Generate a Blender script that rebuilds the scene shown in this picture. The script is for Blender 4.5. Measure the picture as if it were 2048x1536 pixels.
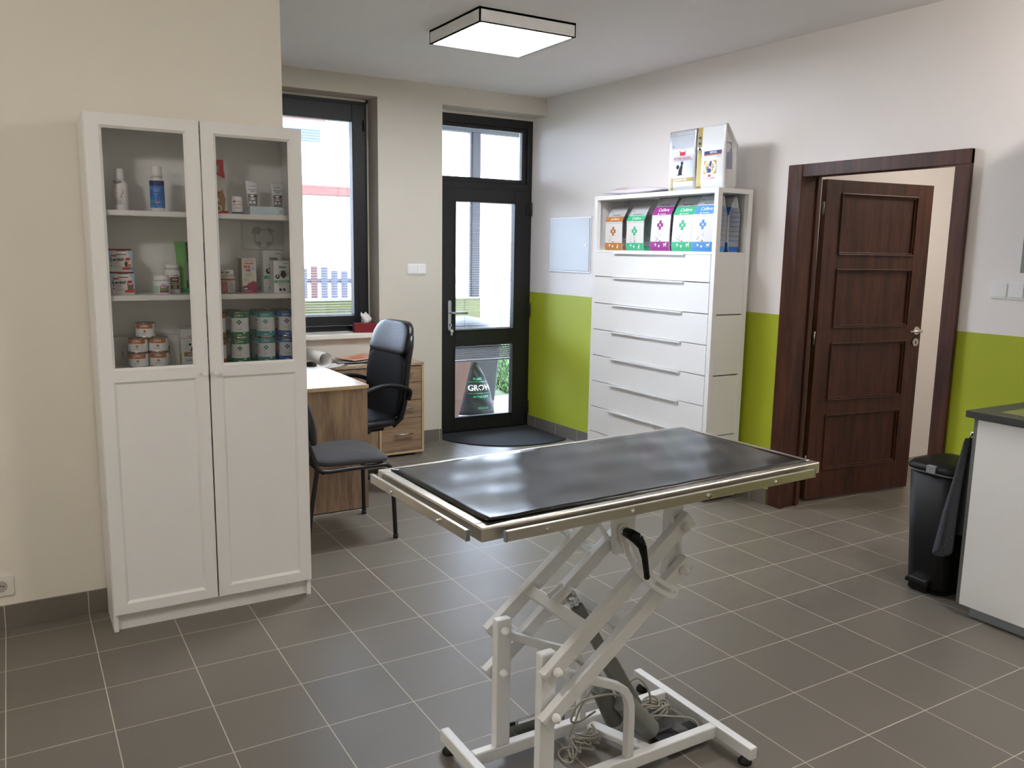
import bpy, bmesh, math, random
from mathutils import Vector, Matrix, Euler
random.seed(7)
for o in list(bpy.data.objects): bpy.data.objects.remove(o)
scn = bpy.context.scene
COL = scn.collection
R = math.radians
PI = math.pi

# ------------------------------------------------------------------ camera, world, sun, exposure
cam = bpy.data.cameras.new('camera'); camo = bpy.data.objects.new('camera', cam); COL.objects.link(camo)
YAW, PITCH, ROLL, F = 0.539351, -0.159821, 0.01607, 1674.79
fwd = Vector((math.sin(YAW)*math.cos(PITCH), math.cos(YAW)*math.cos(PITCH), math.sin(PITCH)))
rgt = Vector((math.cos(YAW), -math.sin(YAW), 0)); upv = rgt.cross(fwd)
r2 = rgt*math.cos(ROLL)+upv*math.sin(ROLL); u2 = -rgt*math.sin(ROLL)+upv*math.cos(ROLL)
m = Matrix((r2, u2, -fwd)).transposed().to_4x4(); m.translation = Vector((0, 0, 1.5496))
camo.matrix_world = m
cam.sensor_width = 36; cam.lens = F/2048*36; cam.clip_start = .05
scn.camera = camo
scn.view_settings.view_transform = 'Standard'; scn.view_settings.look = 'None'
scn.view_settings.gamma = 1; scn.view_settings.use_curve_mapping = False
scn.view_settings.exposure = 1.7
w = bpy.data.worlds.new('sky'); scn.world = w; w.use_nodes = True
nt = w.node_tree; bg = nt.nodes['Background']
bg.inputs[0].default_value = (0.64, 0.80, 1.0, 1); bg.inputs[1].default_value = 7.0
sun = bpy.data.lights.new('sun', 'SUN'); sun.energy = 3; sun.angle = R(2); sun.color = (1, .96, .9)
suno = bpy.data.objects.new('sun', sun); COL.objects.link(suno)
suno.rotation_euler = Vector((.45, .45, -.77)).to_track_quat('-Z', 'Y').to_euler()
suno.location = (0, 9, 12)
LAMP = 15.0      # radiance of the ceiling panels

# ------------------------------------------------------------------ materials
def lin(c):
    if isinstance(c, str): c = [int(c[i:i+2], 16)/255 for i in (0, 2, 4)]
    return tuple(x/12.92 if x <= .04045 else ((x+.055)/1.055)**2.4 for x in c)+(1,)
MATS = {}
def mat(name, col, rough=.5, metal=0., noise=.0, nscale=30, bump=0., emit=None, spec=.5, coat=0., aniso=None, nstretch=(1, 1, 1)):
    if name in MATS: return MATS[name]
    m = bpy.data.materials.new(name); m.use_nodes = True; MATS[name] = m
    N, L = m.node_tree.nodes, m.node_tree.links; p = N['Principled BSDF']
    c = lin(col); p.inputs['Base Color'].default_value = c
    p.inputs['Roughness'].default_value = rough; p.inputs['Metallic'].default_value = metal
    p.inputs['Specular IOR Level'].default_value = spec; p.inputs['Coat Weight'].default_value = coat
    if noise or bump:
        tc = N.new('ShaderNodeTexCoord'); mp = N.new('ShaderNodeMapping'); mp.inputs['Scale'].default_value = nstretch
        n = N.new('ShaderNodeTexNoise'); n.inputs['Scale'].default_value = nscale; n.inputs['Detail'].default_value = 4
        L.new(tc.outputs['Object'], mp.inputs[0]); L.new(mp.outputs[0], n.inputs['Vector'])
        if noise:
            mx = N.new('ShaderNodeMix'); mx.data_type = 'RGBA'
            mx.inputs[6].default_value = tuple(max(0, x*(1-noise)) for x in c[:3])+(1,)
            mx.inputs[7].default_value = tuple(min(1, x*(1+noise)) for x in c[:3])+(1,)
            L.new(n.outputs['Fac'], mx.inputs[0]); L.new(mx.outputs[2], p.inputs['Base Color'])
        if bump:
            b = N.new('ShaderNodeBump'); b.inputs['Strength'].default_value = bump; b.inputs['Distance'].default_value = .004
            L.new(n.outputs['Fac'], b.inputs['Height']); L.new(b.outputs[0], p.inputs['Normal'])
    if emit:
        p.inputs['Emission Color'].default_value = lin(emit[0]); p.inputs['Emission Strength'].default_value = emit[1]
    return m
def glass(name, tint=(1, 1, 1), ior=1.45, gloss=1.):
    m = bpy.data.materials.new(name); m.use_nodes = True; MATS[name] = m
    N, L = m.node_tree.nodes, m.node_tree.links; N.clear()
    o = N.new('ShaderNodeOutputMaterial'); t = N.new('ShaderNodeBsdfTransparent'); t.inputs[0].default_value = tint+(1,)
    g = N.new('ShaderNodeBsdfGlossy'); g.inputs['Roughness'].default_value = .01
    f = N.new('ShaderNodeFresnel'); f.inputs[0].default_value = ior
    mu = N.new('ShaderNodeMath'); mu.operation = 'MULTIPLY'; mu.inputs[1].default_value = gloss
    x = N.new('ShaderNodeMixShader')
    L.new(f.outputs[0], mu.inputs[0]); L.new(mu.outputs[0], x.inputs[0]); L.new(t.outputs[0], x.inputs[1]); L.new(g.outputs[0], x.inputs[2]); L.new(x.outputs[0], o.inputs[0])
    return m
def wood(name, c1, c2, rough=.45, axis='Z', scale=6, stretch=14, wave=2.5):
    m = bpy.data.materials.new(name); m.use_nodes = True; MATS[name] = m
    N, L = m.node_tree.nodes, m.node_tree.links; p = N['Principled BSDF']; p.inputs['Roughness'].default_value = rough
    tc = N.new('ShaderNodeTexCoord'); mp = N.new('ShaderNodeMapping')
    s = [stretch]*3; s['XYZ'.index(axis)] = 1.0; mp.inputs['Scale'].default_value = s
    n = N.new('ShaderNodeTexNoise'); n.inputs['Scale'].default_value = scale; n.inputs['Detail'].default_value = 6; n.inputs['Distortion'].default_value = wave*.2
    n2 = N.new('ShaderNodeTexNoise'); n2.inputs['Scale'].default_value = scale*.35; n2.inputs['Detail'].default_value = 3
    ad = N.new('ShaderNodeMath'); ad.operation = 'ADD'; mu = N.new('ShaderNodeMath'); mu.operation = 'MULTIPLY'; mu.inputs[1].default_value = .5
    cr = N.new('ShaderNodeValToRGB'); cr.color_ramp.elements[0].position = .38; cr.color_ramp.elements[1].position = .64
    cr.color_ramp.elements[0].color = lin(c1); cr.color_ramp.elements[1].color = lin(c2)
    b = N.new('ShaderNodeBump'); b.inputs['Strength'].default_value = .08; b.inputs['Distance'].default_value = .002
    L.new(tc.outputs['Object'], mp.inputs[0]); L.new(mp.outputs[0], n.inputs['Vector']); L.new(mp.outputs[0], n2.inputs['Vector'])
    L.new(n.outputs['Fac'], ad.inputs[0]); L.new(n2.outputs['Fac'], ad.inputs[1]); L.new(ad.outputs[0], mu.inputs[0]); L.new(mu.outputs[0], cr.inputs[0])
    L.new(cr.outputs[0], p.inputs['Base Color']); L.new(n.outputs['Fac'], b.inputs['Height']); L.new(b.outputs[0], p.inputs['Normal'])
    return m
def tiles(name, x0, y0, sx, sy, axes='XY', gw=.0035):
    m = bpy.data.materials.new(name); m.use_nodes = True; MATS[name] = m
    N, L = m.node_tree.nodes, m.node_tree.links; p = N['Principled BSDF']
    tc = N.new('ShaderNodeTexCoord'); sp = N.new('ShaderNodeSeparateXYZ'); L.new(tc.outputs['Object'], sp.inputs[0])
    def M(op, a, b=None):
        n = N.new('ShaderNodeMath'); n.operation = op
        for i, v in enumerate((a, b)):
            if v is None: continue
            if isinstance(v, (int, float)): n.inputs[i].default_value = v
            else: L.new(v, n.inputs[i])
        return n.outputs[0]
    gs, ids = [], []
    for ax, o, s in ((axes[0], x0, sx), (axes[1], y0, sy)):
        if s is None: continue
        q = M('DIVIDE', M('SUBTRACT', sp.outputs['XYZ'.index(ax)], o), s)
        fr = M('SUBTRACT', q, M('FLOOR', q)); ids.append(M('FLOOR', q))
        gs.append(M('GREATER_THAN', M('ABSOLUTE', M('SUBTRACT', fr, .5)), .5-gw/2/s))
    g = gs[0] if len(gs) == 1 else M('MAXIMUM', gs[0], gs[1])
    wn = N.new('ShaderNodeTexWhiteNoise'); wn.noise_dimensions = '2D'; cb = N.new('ShaderNodeCombineXYZ')
    L.new(ids[0], cb.inputs[0]);
    if len(ids) > 1: L.new(ids[1], cb.inputs[1])
    L.new(cb.outputs[0], wn.inputs['Vector'])
    nz = N.new('ShaderNodeTexNoise'); nz.inputs['Scale'].default_value = 5; nz.inputs['Detail'].default_value = 5; L.new(tc.outputs['Object'], nz.inputs['Vector'])
    fac = M('ADD', M('MULTIPLY', wn.outputs[0], .35), M('MULTIPLY', nz.outputs['Fac'], .65))
    a = N.new('ShaderNodeMix'); a.data_type = 'RGBA'; a.inputs[6].default_value = lin('6a655d'); a.inputs[7].default_value = lin('756f66'); L.new(fac, a.inputs[0])
    b = N.new('ShaderNodeMix'); b.data_type = 'RGBA'; b.inputs[7].default_value = lin('c0b8a8'); L.new(g, b.inputs[0]); L.new(a.outputs[2], b.inputs[6])
    L.new(b.outputs[2], p.inputs['Base Color'])
    n3 = N.new('ShaderNodeTexNoise'); n3.inputs['Scale'].default_value = 90; L.new(tc.outputs['Object'], n3.inputs['Vector'])
    h = M('SUBTRACT', M('ADD', M('MULTIPLY', n3.outputs['Fac'], .12), M('MULTIPLY', nz.outputs['Fac'], .25)), M('MULTIPLY', g, .9))
    bp = N.new('ShaderNodeBump'); bp.inputs['Strength'].default_value = .25; bp.inputs['Distance'].default_value = .002; L.new(h, bp.inputs['Height']); L.new(bp.outputs[0], p.inputs['Normal'])
    L.new(M('ADD', M('MULTIPLY', g, .4), M('ADD', .33, M('MULTIPLY', nz.outputs['Fac'], .12))), p.inputs['Roughness'])
    return m

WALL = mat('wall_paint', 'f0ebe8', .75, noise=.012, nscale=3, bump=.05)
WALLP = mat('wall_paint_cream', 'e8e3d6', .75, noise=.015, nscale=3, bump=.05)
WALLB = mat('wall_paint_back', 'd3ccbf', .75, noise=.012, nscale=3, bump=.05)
CEIL = mat('ceiling_paint', 'f5f2f2', .85, noise=.01, nscale=4, bump=.04)
GREEN = mat('green_paint', 'abb626', .6, noise=.02, nscale=4, bump=.04)
FLOOR = tiles('floor_tiles', -.1087, 3.6815, .30247, .30352)
BASEX = tiles('skirting_tiles_x', -.1087, 0, .30247, None)
BASEY = tiles('skirting_tiles_y', 0, 3.6815, .30352, None, axes='YX')
WHITE = mat('white_lacquer', 'eeeeec', .38, noise=.006, nscale=8)
WHITE2 = mat('white_powder_coat', 'eceeef', .35, noise=.01, nscale=12, bump=.03)
WHITEP = mat('white_plastic', 'efefee', .3, noise=.004, nscale=9)
CREAMP = mat('outlet_plastic', 'e8e4da', .3, noise=.004, nscale=9)
STEEL = mat('brushed_steel', 'd2cdc4', .3, 1., noise=.05, nscale=60, nstretch=(.05, 1, 1), bump=.02)
STEELD = mat('steel_dark', '8a8a88', .35, 1., noise=.03)  # darker steel tone for hinges, sink bowl and a printed tool
CHROME = mat('chrome', 'd8dade', .08, 1., noise=.01)
ALU = mat('aluminium', 'c6c8ca', .3, 1., noise=.03)
RUBBER = mat('rubber_black', '141516', .5, noise=.1, nscale=40, bump=.1)
RMAT = mat('rubber_mat', '101213', .2, noise=.1, nscale=26, bump=.07, nstretch=(.5, 1, 1), spec=.48)
BLACKM = mat('black_tube', '0d0d0e', .35, noise=.05)
BLACKP = mat('black_plastic', '0a0a0b', .5, noise=.05, nscale=60, bump=.05, spec=.3)
LEATH = mat('black_leatherette', '131316', .36, noise=.08, nscale=90, bump=.25)
MESHF = mat('black_fabric', '0b0b0d', .85, noise=.2, nscale=300, bump=.4)
GREYF = mat('grey_upholstery', '4c4c4f', .9, noise=.25, nscale=260, bump=.4)
ANTH = mat('anthracite_frame', '0e0f11', .5, noise=.06, nscale=6, bump=.03)
DOORW = wood('walnut_foil', '32180f', '532e1e', .42, 'Z', 5, 9, 1.5)
DOORWH = wood('walnut_foil_across', '32180f', '532e1e', .42, 'Y', 5, 9, 1.5)
OAKV = wood('sonoma_oak_upright', '7c6450', 'a88c6c', .5, 'Z', 5, 8, 5)
OAKH = wood('sonoma_oak_lengthwise', '7c6450', 'a88c6c', .5, 'X', 5, 8, 5)
OAKT = wood('sonoma_oak_top', '9c8468', 'bea686', .33, 'Y', 5, 8, 5)
OAKE = mat('oak_edge_band', 'c2a87e', .5, noise=.06)
WTOP = mat('anthracite_worktop', '3e3e3d', .42, noise=.12, nscale=140, bump=.08)
GREYE = mat('grey_edge', '6e706f', .5, noise=.03)
PLINTH = mat('plinth_metal', 'a4aab2', .35, .5, noise=.03)
TOWEL = mat('towel_terry', '44474e', .95, noise=.45, nscale=120, bump=1.)
MATM = mat('mat_needlefelt', '24262a', .95, noise=.5, nscale=190, bump=.9)
SILL = mat('sill_white', 'e8e4da', .4, noise=.01)
GLASS = glass('window_glass', (1., .985, 1.), 1.45, 1.)
GLASSC = glass('cabinet_glass', (1., 1., 1.), 1.45, .8)
SLAT = mat('blind_slats', '8e9096', .5, noise=.02)
LEDP = mat('light_panel', 'ffffff', .4, emit=('f4f7ff', LAMP))
CANM = mat('tin_metal', 'b9b4aa', .25, 1., noise=.05)
CARD = mat('carton_white', 'dcdad6', .6, noise=.02)
PAPER = mat('paper_white', 'e8e6e2', .65, noise=.02)
INK = mat('ink_black', '1c1c20', .6, noise=.02)
INKG = mat('ink_grey', '8c8c90', .6, noise=.02)
RED = mat('print_red', 'c8202c', .5, noise=.02)
DRED = mat('print_dark_red', '7a1420', .5, noise=.02)
ORNG = mat('print_orange', 'c0703a', .45, noise=.02)
GRN = mat('print_green', '1f8a55', .45, noise=.02)
GRN2 = mat('print_emerald', '3cb583', .45, noise=.02)
TEAL = mat('print_teal', '3aa5ae', .45, noise=.02)
BLUE = mat('print_blue', '2c6cc4', .45, noise=.02)
BLUE2 = mat('print_sky_blue', '4a90d2', .45, noise=.02)
NAVY = mat('print_navy', '20286e', .45, noise=.02)
PURP = mat('print_purple', '962a88', .45, noise=.02)
MAG = mat('print_magenta', 'a02050', .45, noise=.02)
LGRN = mat('print_light_green', '5aa040', .45, noise=.02)
PINKV = mat('print_violet', 'a840a0', .45, noise=.02)
GOLD = mat('print_gold', 'ae9550', .35, .3, noise=.03)
TAN = mat('print_tan', 'b08a60', .55, noise=.1)
PWHITE = mat('print_white', 'eef0f2', .45, noise=.01)
PALEB = mat('print_pale_blue', 'a8c8e0', .45, noise=.04)
FOIL = mat('silver_foil', 'c9cbce', .3, .55, noise=.05, nscale=14, bump=.35)
FOILW = mat('white_foil', 'dddddc', .28, .15, noise=.03, nscale=12, bump=.35)
BAGW = mat('matte_white_film', 'dedddb', .42, noise=.02, nscale=12, bump=.25)
BAGG = mat('grey_film', 'c2c5c8', .33, .15, noise=.06, nscale=12, bump=.25)

# ------------------------------------------------------------------ mesh builder
class MB:
    def __init__(s, T=None): s.v = []; s.f = []; s.mi = []; s.sm = []; s.T = T
    def add(s, vs, fs, m=0, smooth=False):
        k = len(s.v)
        for p in vs:
            p = Vector(p); s.v.append(s.T(p) if s.T else p)
        for f in fs: s.f.append([i+k for i in f]); s.mi.append(m); s.sm.append(smooth)
        return s
    def box(s, x0, x1, y0, y1, z0, z1, m=0):
        vs = [(x, y, z) for z in (z0, z1) for y in (y0, y1) for x in (x0, x1)]
        return s.add(vs, [(0, 2, 3, 1), (4, 5, 7, 6), (0, 1, 5, 4), (2, 6, 7, 3), (0, 4, 6, 2), (1, 3, 7, 5)], m)
    def bar(s, p0, p1, w, h, m=0, up=(0, 0, 1)):
        p0, p1 = Vector(p0), Vector(p1); d = (p1-p0).normalized(); sd = d.cross(Vector(up)).normalized(); u = sd.cross(d)
        vs = [p+sd*a*w/2+u*b*h/2 for p in (p0, p1) for a, b in ((-1, -1), (1, -1), (1, 1), (-1, 1))]
        return s.add(vs, [(0, 1, 2, 3), (7, 6, 5, 4), (0, 4, 5, 1), (1, 5, 6, 2), (2, 6, 7, 3), (3, 7, 4, 0)], m)
    def cyl(s, p0, p1, r0, r1=None, n=16, m=0, smooth=True):
        r1 = r0 if r1 is None else r1; p0, p1 = Vector(p0), Vector(p1); d = (p1-p0).normalized()
        a = d.orthogonal().normalized(); b = d.cross(a)
        vs = [p+(a*math.cos(t)+b*math.sin(t))*r for p, r in ((p0, r0), (p1, r1)) for t in [2*PI*i/n for i in range(n)]]
        s.add(vs, [(i, (i+1) % n, n+(i+1) % n, n+i) for i in range(n)], m, smooth)
        k = len(s.v)-2*n
        s.f += [[k+i for i in range(n)][::-1], [k+n+i for i in range(n)]]; s.mi += [m, m]; s.sm += [False, False]
        return s
    def lathe(s, prof, c=(0, 0, 0), n=24, mats=None, smooth=True):
        cx, cy, cz = c; vs = []
        for r, z in prof: vs += [(cx+r*math.cos(2*PI*i/n), cy+r*math.sin(2*PI*i/n), cz+z) for i in range(n)]
        k = len(s.v); s.add(vs, [])
        for j in range(len(prof)-1):
            for i in range(n):
                s.f.append([k+j*n+i, k+j*n+(i+1) % n, k+(j+1)*n+(i+1) % n, k+(j+1)*n+i]); s.mi.append(mats[j] if mats else 0); s.sm.append(smooth)
        if prof[0][0] > 1e-5: s.f.append([k+i for i in range(n)][::-1]); s.mi.append(mats[0] if mats else 0); s.sm.append(False)
        if prof[-1][0] > 1e-5:
            q = k+(len(prof)-1)*n; s.f.append([q+i for i in range(n)]); s.mi.append(mats[-1] if mats else 0); s.sm.append(False)
        return s
    def tube(s, pts, r, n=8, m=0, sq=None):
        pts = [Vector(p) for p in pts]; k = len(s.v); N = len(pts); vs = []
        prev = None
        for i, p in enumerate(pts):
            d = (pts[min(i+1, N-1)]-pts[max(i-1, 0)]).normalized()
            if prev is None: a = d.orthogonal().normalized() if sq is None else (Vector(sq)-d*Vector(sq).dot(d)).normalized()
            else: a = (prev-d*prev.dot(d)).normalized()
            prev = a; b = d.cross(a)
            if sq is None: vs += [p+(a*math.cos(t)+b*math.sin(t))*r for t in [2*PI*i/n for i in range(n)]]
            else: vs += [p+a*r*x+b*r*y for x, y in ((-1, -1), (1, -1), (1, 1), (-1, 1))]
        if sq is not None: n = 4
        fs = [(j*n+i, j*n+(i+1) % n, (j+1)*n+(i+1) % n, (j+1)*n+i) for j in range(N-1) for i in range(n)]
        fs += [tuple(range(n))[::-1], tuple((N-1)*n+i for i in range(n))]
        return s.add(vs, fs, m, sq is None)
    def prism(s, poly, f0, f1, m=0, smooth=False):
        """poly: 2-D outline; f0,f1 map (a,b) to the two end faces"""
        n = len(poly); vs = [f0(*p) for p in poly]+[f1(*p) for p in poly]
        fs = [tuple(range(n))[::-1], tuple(n+i for i in range(n))]
        s.add(vs, fs, m); k = len(s.v)-2*n
        for i in range(n): s.f.append([k+i, k+(i+1) % n, k+n+(i+1) % n, k+n+i]); s.mi.append(m); s.sm.append(smooth)
        return s
    def loops(s, rings, m=0, smooth=True, cap=True, mats=None):
        n = len(rings[0]); vs = [p for r in rings for p in r]; k = len(s.v); s.add(vs, [])
        for j in range(len(rings)-1):
            for i in range(n): s.f.append([k+j*n+i, k+j*n+(i+1) % n, k+(j+1)*n+(i+1) % n, k+(j+1)*n+i]); s.mi.append(mats[j] if mats else m); s.sm.append(smooth)
        if cap:
            s.f.append([k+i for i in range(n)][::-1]); q = k+(len(rings)-1)*n; s.f.append([q+i for i in range(n)])
            s.mi += [mats[0] if mats else m, mats[-1] if mats else m]; s.sm += [False, False]
        return s
    def build(s, name, ms, parent=None, bevel=0, sub=0, loc=None, rot=None, seg=2, recalc=True):
        me = bpy.data.meshes.new(name); me.from_pydata([tuple(v) for v in s.v], [], s.f)
        if not isinstance(ms, (list, tuple)): ms = [ms]
        for m_ in ms: me.materials.append(m_)
        for p, mi, sm in zip(me.polygons, s.mi, s.sm): p.material_index = mi; p.use_smooth = sm
        if recalc:
            bm = bmesh.new(); bm.from_mesh(me); bmesh.ops.recalc_face_normals(bm, faces=bm.faces); bm.to_mesh(me); bm.free()
        o = bpy.data.objects.new(name, me); COL.objects.link(o)
        if parent: o.parent = parent
        if loc: o.location = loc
        if rot: o.rotation_euler = rot
        if bevel:
            b = o.modifiers.new('bevel', 'BEVEL'); b.width = bevel; b.segments = seg; b.limit_method = 'ANGLE'; b.angle_limit = R(40); b.harden_normals = False
        if sub:
            q = o.modifiers.new('sub', 'SUBSURF'); q.levels = q.render_levels = sub
        return o
def _parts(mb, name, ms, parent, **kw):
    par = list(range(len(mb.v)))
    def fd(a):
        while par[a] != a: par[a] = par[par[a]]; a = par[a]
        return a
    for f in mb.f:
        for q in f[1:]: par[fd(q)] = fd(f[0])
    groups = {}
    for f, mi, sm in zip(mb.f, mb.mi, mb.sm): groups.setdefault(fd(f[0]), []).append((f, mi, sm))
    out = []
    for g in groups.values():
        ids = sorted({i for f, _, _ in g for i in f}); mp = {i: k for k, i in enumerate(ids)}
        n = MB(); n.v = [mb.v[i] for i in ids]; n.f = [[mp[i] for i in f] for f, _, _ in g]; n.mi = [x[1] for x in g]; n.sm = [x[2] for x in g]
        out.append(n.build(name, ms, parent, **kw))
    return out
MB.build_each = _parts
def rrect(x0, x1, y0, y1, r, n=5):
    out = []
    for cx, cy, a0 in ((x1-r, y1-r, 0), (x0+r, y1-r, 90), (x0+r, y0+r, 180), (x1-r, y0+r, 270)):
        out += [(cx+r*math.cos(R(a0+90*i/n)), cy+r*math.sin(R(a0+90*i/n))) for i in range(n+1)]
    return out
def tag(o, label=None, cat=None, group=None, kind=None):
    if label: o['label'] = label
    if cat: o['category'] = cat
    if group: o['group'] = group
    if kind: o['kind'] = kind
    return o
def thing(name, label, cat, loc=(0, 0, 0), rz=0, group=None):
    o = bpy.data.objects.new(name, None); COL.objects.link(o); o.location = loc; o.rotation_euler = (0, 0, rz); o.empty_display_size = .05
    return tag(o, label, cat, group)
def dup(src, loc, rz=None, label=None, group=None):
    r = src.copy(); COL.objects.link(r); r.location = loc
    if rz is not None: r.rotation_euler = (0, 0, rz)
    if label: r['label'] = label
    if group: r['group'] = group
    for ch in list(src.children):
        c = ch.copy(); COL.objects.link(c); c.parent = r
        for g in list(ch.children):
            d = g.copy(); COL.objects.link(d); d.parent = c
    return r

# ------------------------------------------------------------------ printing (labels on packs)
_tc = {}
def textmesh(t, bold=0., shear=0.):
    k = (t, bold, shear)
    if k not in _tc:
        cu = bpy.data.curves.new('t', 'FONT'); cu.body = t; cu.size = 1; cu.offset = bold; cu.shear = shear; cu.resolution_u = 3
        o = bpy.data.objects.new('t', cu); COL.objects.link(o)
        dg = bpy.context.evaluated_depsgraph_get(); me = bpy.data.meshes.new_from_object(o.evaluated_get(dg))
        vs = [(v.co.x, v.co.y) for v in me.vertices]; fs = [tuple(p.vertices) for p in me.polygons]
        bpy.data.objects.remove(o); bpy.data.curves.remove(cu); bpy.data.meshes.remove(me)
        xs = [a for a, b in vs]; _tc[k] = (vs, fs, min(xs), max(xs))
    return _tc[k]
class Print:
    def __init__(s): s.items = []; s.k = 0
    def _a(s, vs, fs, m): s.k += 1; s.items.append((vs, fs, m, s.k)); return s
    def rect(s, u0, v0, u1, v1, m, nu=8, nv=1):
        vs = [(u0+(u1-u0)*i/nu, v0+(v1-v0)*j/nv) for j in range(nv+1) for i in range(nu+1)]
        fs = [(j*(nu+1)+i, j*(nu+1)+i+1, (j+1)*(nu+1)+i+1, (j+1)*(nu+1)+i) for j in range(nv) for i in range(nu)]
        return s._a(vs, fs, m)
    def poly(s, pts, m, o=(0, 0), sc=1.): return s._a([(o[0]+x*sc, o[1]+y*sc) for x, y in pts], [tuple(range(len(pts)))], m)
    def disc(s, u, v, r, m, n=20, ry=None):
        return s._a([(u, v)]+[(u+r*math.cos(2*PI*i/n), v+(ry or r)*math.sin(2*PI*i/n)) for i in range(n)], [(0, 1+i, 1+(i+1) % n) for i in range(n)], m)
    def ring(s, u, v, r, t, m, n=28, ry=None):
        ry = ry or r
        vs = [(u+(r-q)*math.cos(2*PI*i/n), v+(ry-q)*math.sin(2*PI*i/n)) for q in (0, t) for i in range(n)]
        return s._a(vs, [(i, (i+1) % n, n+(i+1) % n, n+i) for i in range(n)], m)
    def cross(s, u, v, r, m, t=.36):
        a, b = r*t, r
        s.rect(u-b, v-a, u+b, v+a, m, 4, 1); s.k -= 1
        s.rect(u-a, v+a, u+a, v+b, m, 2, 1); s.k -= 1
        return s.rect(u-a, v-b, u+a, v-a, m, 2, 1)
    def text(s, t, u, v, h, m, al='c', wid=None, bold=0.01, shear=0., sx=1.):
        vs, fs, x0, x1 = textmesh(t, bold, shear); k = h/.72
        kx = k*sx if wid is None else wid/(x1-x0)
        off = {'c': -(x0+x1)/2, 'l': -x0, 'r': -x1}[al]
        return s._a([(u+(x+off)*kx, v+y*k) for x, y in vs], fs, m)
    def lines(s, u0, u1, v0, v1, n, m, t=.25, jit=True):
        for i in range(n):
            v = v1-(v1-v0)*(i+.5)/n; e = u1-(random.random()*.35*(u1-u0) if jit else 0); s.rect(u0, v-(v1-v0)/n*t, e, v+(v1-v0)/n*t, m, 3, 1)
        return s
    def build(s, parent, f, name='printed_label', base=.0004, step=.00012, **kw):
        mb = MB(); ms = []
        for vs, fs, m, k in s.items:
            if m not in ms: ms.append(m)
            mb.add([f(u, v, base+step*k) for u, v in vs], fs, ms.index(m))
        return mb.build(name, ms, parent, recalc=False, **kw)
def flatmap(o, eu, ev):
    o, eu, ev = Vector(o), Vector(eu), Vector(ev); n = eu.cross(ev).normalized()
    return lambda u, v, d: o+eu*u+ev*v+n*d
def cylmap(r, a0=-PI/2, z=0, c=(0, 0)):
    # u arc length around a vertical can, front at angle a0
    return lambda u, v, d: Vector((c[0]+(r+d)*math.cos(a0+u/r), c[1]+(r+d)*math.sin(a0+u/r), z+v))
CAT = [(.10, 0), (.62, 0), (.66, .05), (.60, .09), (.62, .35), (.66, .55), (.64, .70), (.70, .80), (.69, 1.0), (.62, .93), (.54, .93), (.47, 1.0), (.45, .82), (.48, .72), (.40, .60), (.28, .42), (.22, .20), (.22, .08), (.08, .05)]
DOG = [(0, .55), (.06, .62), (.62, .60), (.70, .78), (.80, .86), (.98, .74), (.84, .66), (.80, .40), (.78, 0), (.68, 0), (.66, .30), (.28, .30), (.26, 0), (.14, 0), (.14, .34), (.08, .46)]
CROWN = [(0, 0), (1, 0), (1.12, .75), (.80, .38), (.72, .95), (.52, .42), (.5, .42), (.30, .95), (.22, .38), (-.12, .75)]

# ------------------------------------------------------------------ room shell
WX = lambda y: 3.965-0.031*(y-3.6)        # inner face of the right wall
YB, YP, ZC = 6.016, 3.78, 2.775
XL, YF = -1.9, -1.6
RXR = 7.2
mb = MB(); mb.box(XL-.1, RXR, YF-.1, 6.36, -.12, 0)
tag(mb.build('floor', FLOOR), 'grey square floor tiles with pale grout lines', 'floor', kind='structure')
mb = MB(); mb.box(XL-.1, RXR, YF-.1, 6.42, ZC, ZC+.2)
tag(mb.build('ceiling', CEIL), 'plain white painted ceiling carrying the square light panel', 'ceiling', kind='structure')
# back wall with window and door openings
WX0, WX1, WZ0, WZ1 = 1.25, 2.41, .87, 2.638      # window opening
DX0, DZ1 = 2.94, 2.635
TH = .40
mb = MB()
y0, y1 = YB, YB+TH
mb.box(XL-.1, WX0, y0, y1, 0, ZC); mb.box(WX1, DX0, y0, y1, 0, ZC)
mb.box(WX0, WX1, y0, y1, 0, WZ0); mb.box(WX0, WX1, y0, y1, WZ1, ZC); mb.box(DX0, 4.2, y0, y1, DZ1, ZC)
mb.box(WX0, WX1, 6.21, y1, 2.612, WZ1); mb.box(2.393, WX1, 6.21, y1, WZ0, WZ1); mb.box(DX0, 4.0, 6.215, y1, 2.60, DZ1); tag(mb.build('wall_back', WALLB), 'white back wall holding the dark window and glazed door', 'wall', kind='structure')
# right wall, white above a green dado
def wallstrip(mb, ya, yb, za, zb, m, t=.17):
    vs = [(WX(y)+dx, y, z) for z in (za, zb) for y in (ya, yb) for dx in (0, t)]
    mb.add(vs, [(0, 2, 3, 1), (4, 5, 7, 6), (0, 1, 5, 4), (2, 6, 7, 3), (0, 4, 6, 2), (1, 3, 7, 5)], m)
ZG = 1.185; OY0, OY1, OZ = 2.43, 3.465, 2.03
mb = MB()
for ya, yb in ((YF, OY0), (OY1, 6.42)):
    wallstrip(mb, ya, yb, 0, ZG, 1); wallstrip(mb, ya, yb, ZG, ZC, 0)
wallstrip(mb, OY0, OY1, OZ, ZC, 0)
tag(mb.build('wall_right', [WALL, GREEN]), 'right wall painted white above a lime green lower band', 'wall', kind='structure')
mb = MB(); mb.box(XL-.1, 1.073, YP, YP+.12, 0, ZC)
tag(mb.build('wall_partition', WALLP), 'cream partition wall behind the glass-door cabinet', 'wall', kind='structure')
mb = MB(); mb.box(XL-.12, XL, YF-.1, 6.42, 0, ZC)
tag(mb.build('wall_left', WALLP), 'cream left wall outside the frame', 'wall', kind='structure')
mb = MB(); mb.box(XL-.1, 4.4, YF-.12, YF, 0, ZC)
tag(mb.build('wall_front', WALLP), 'cream wall behind the camera', 'wall', kind='structure')
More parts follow.
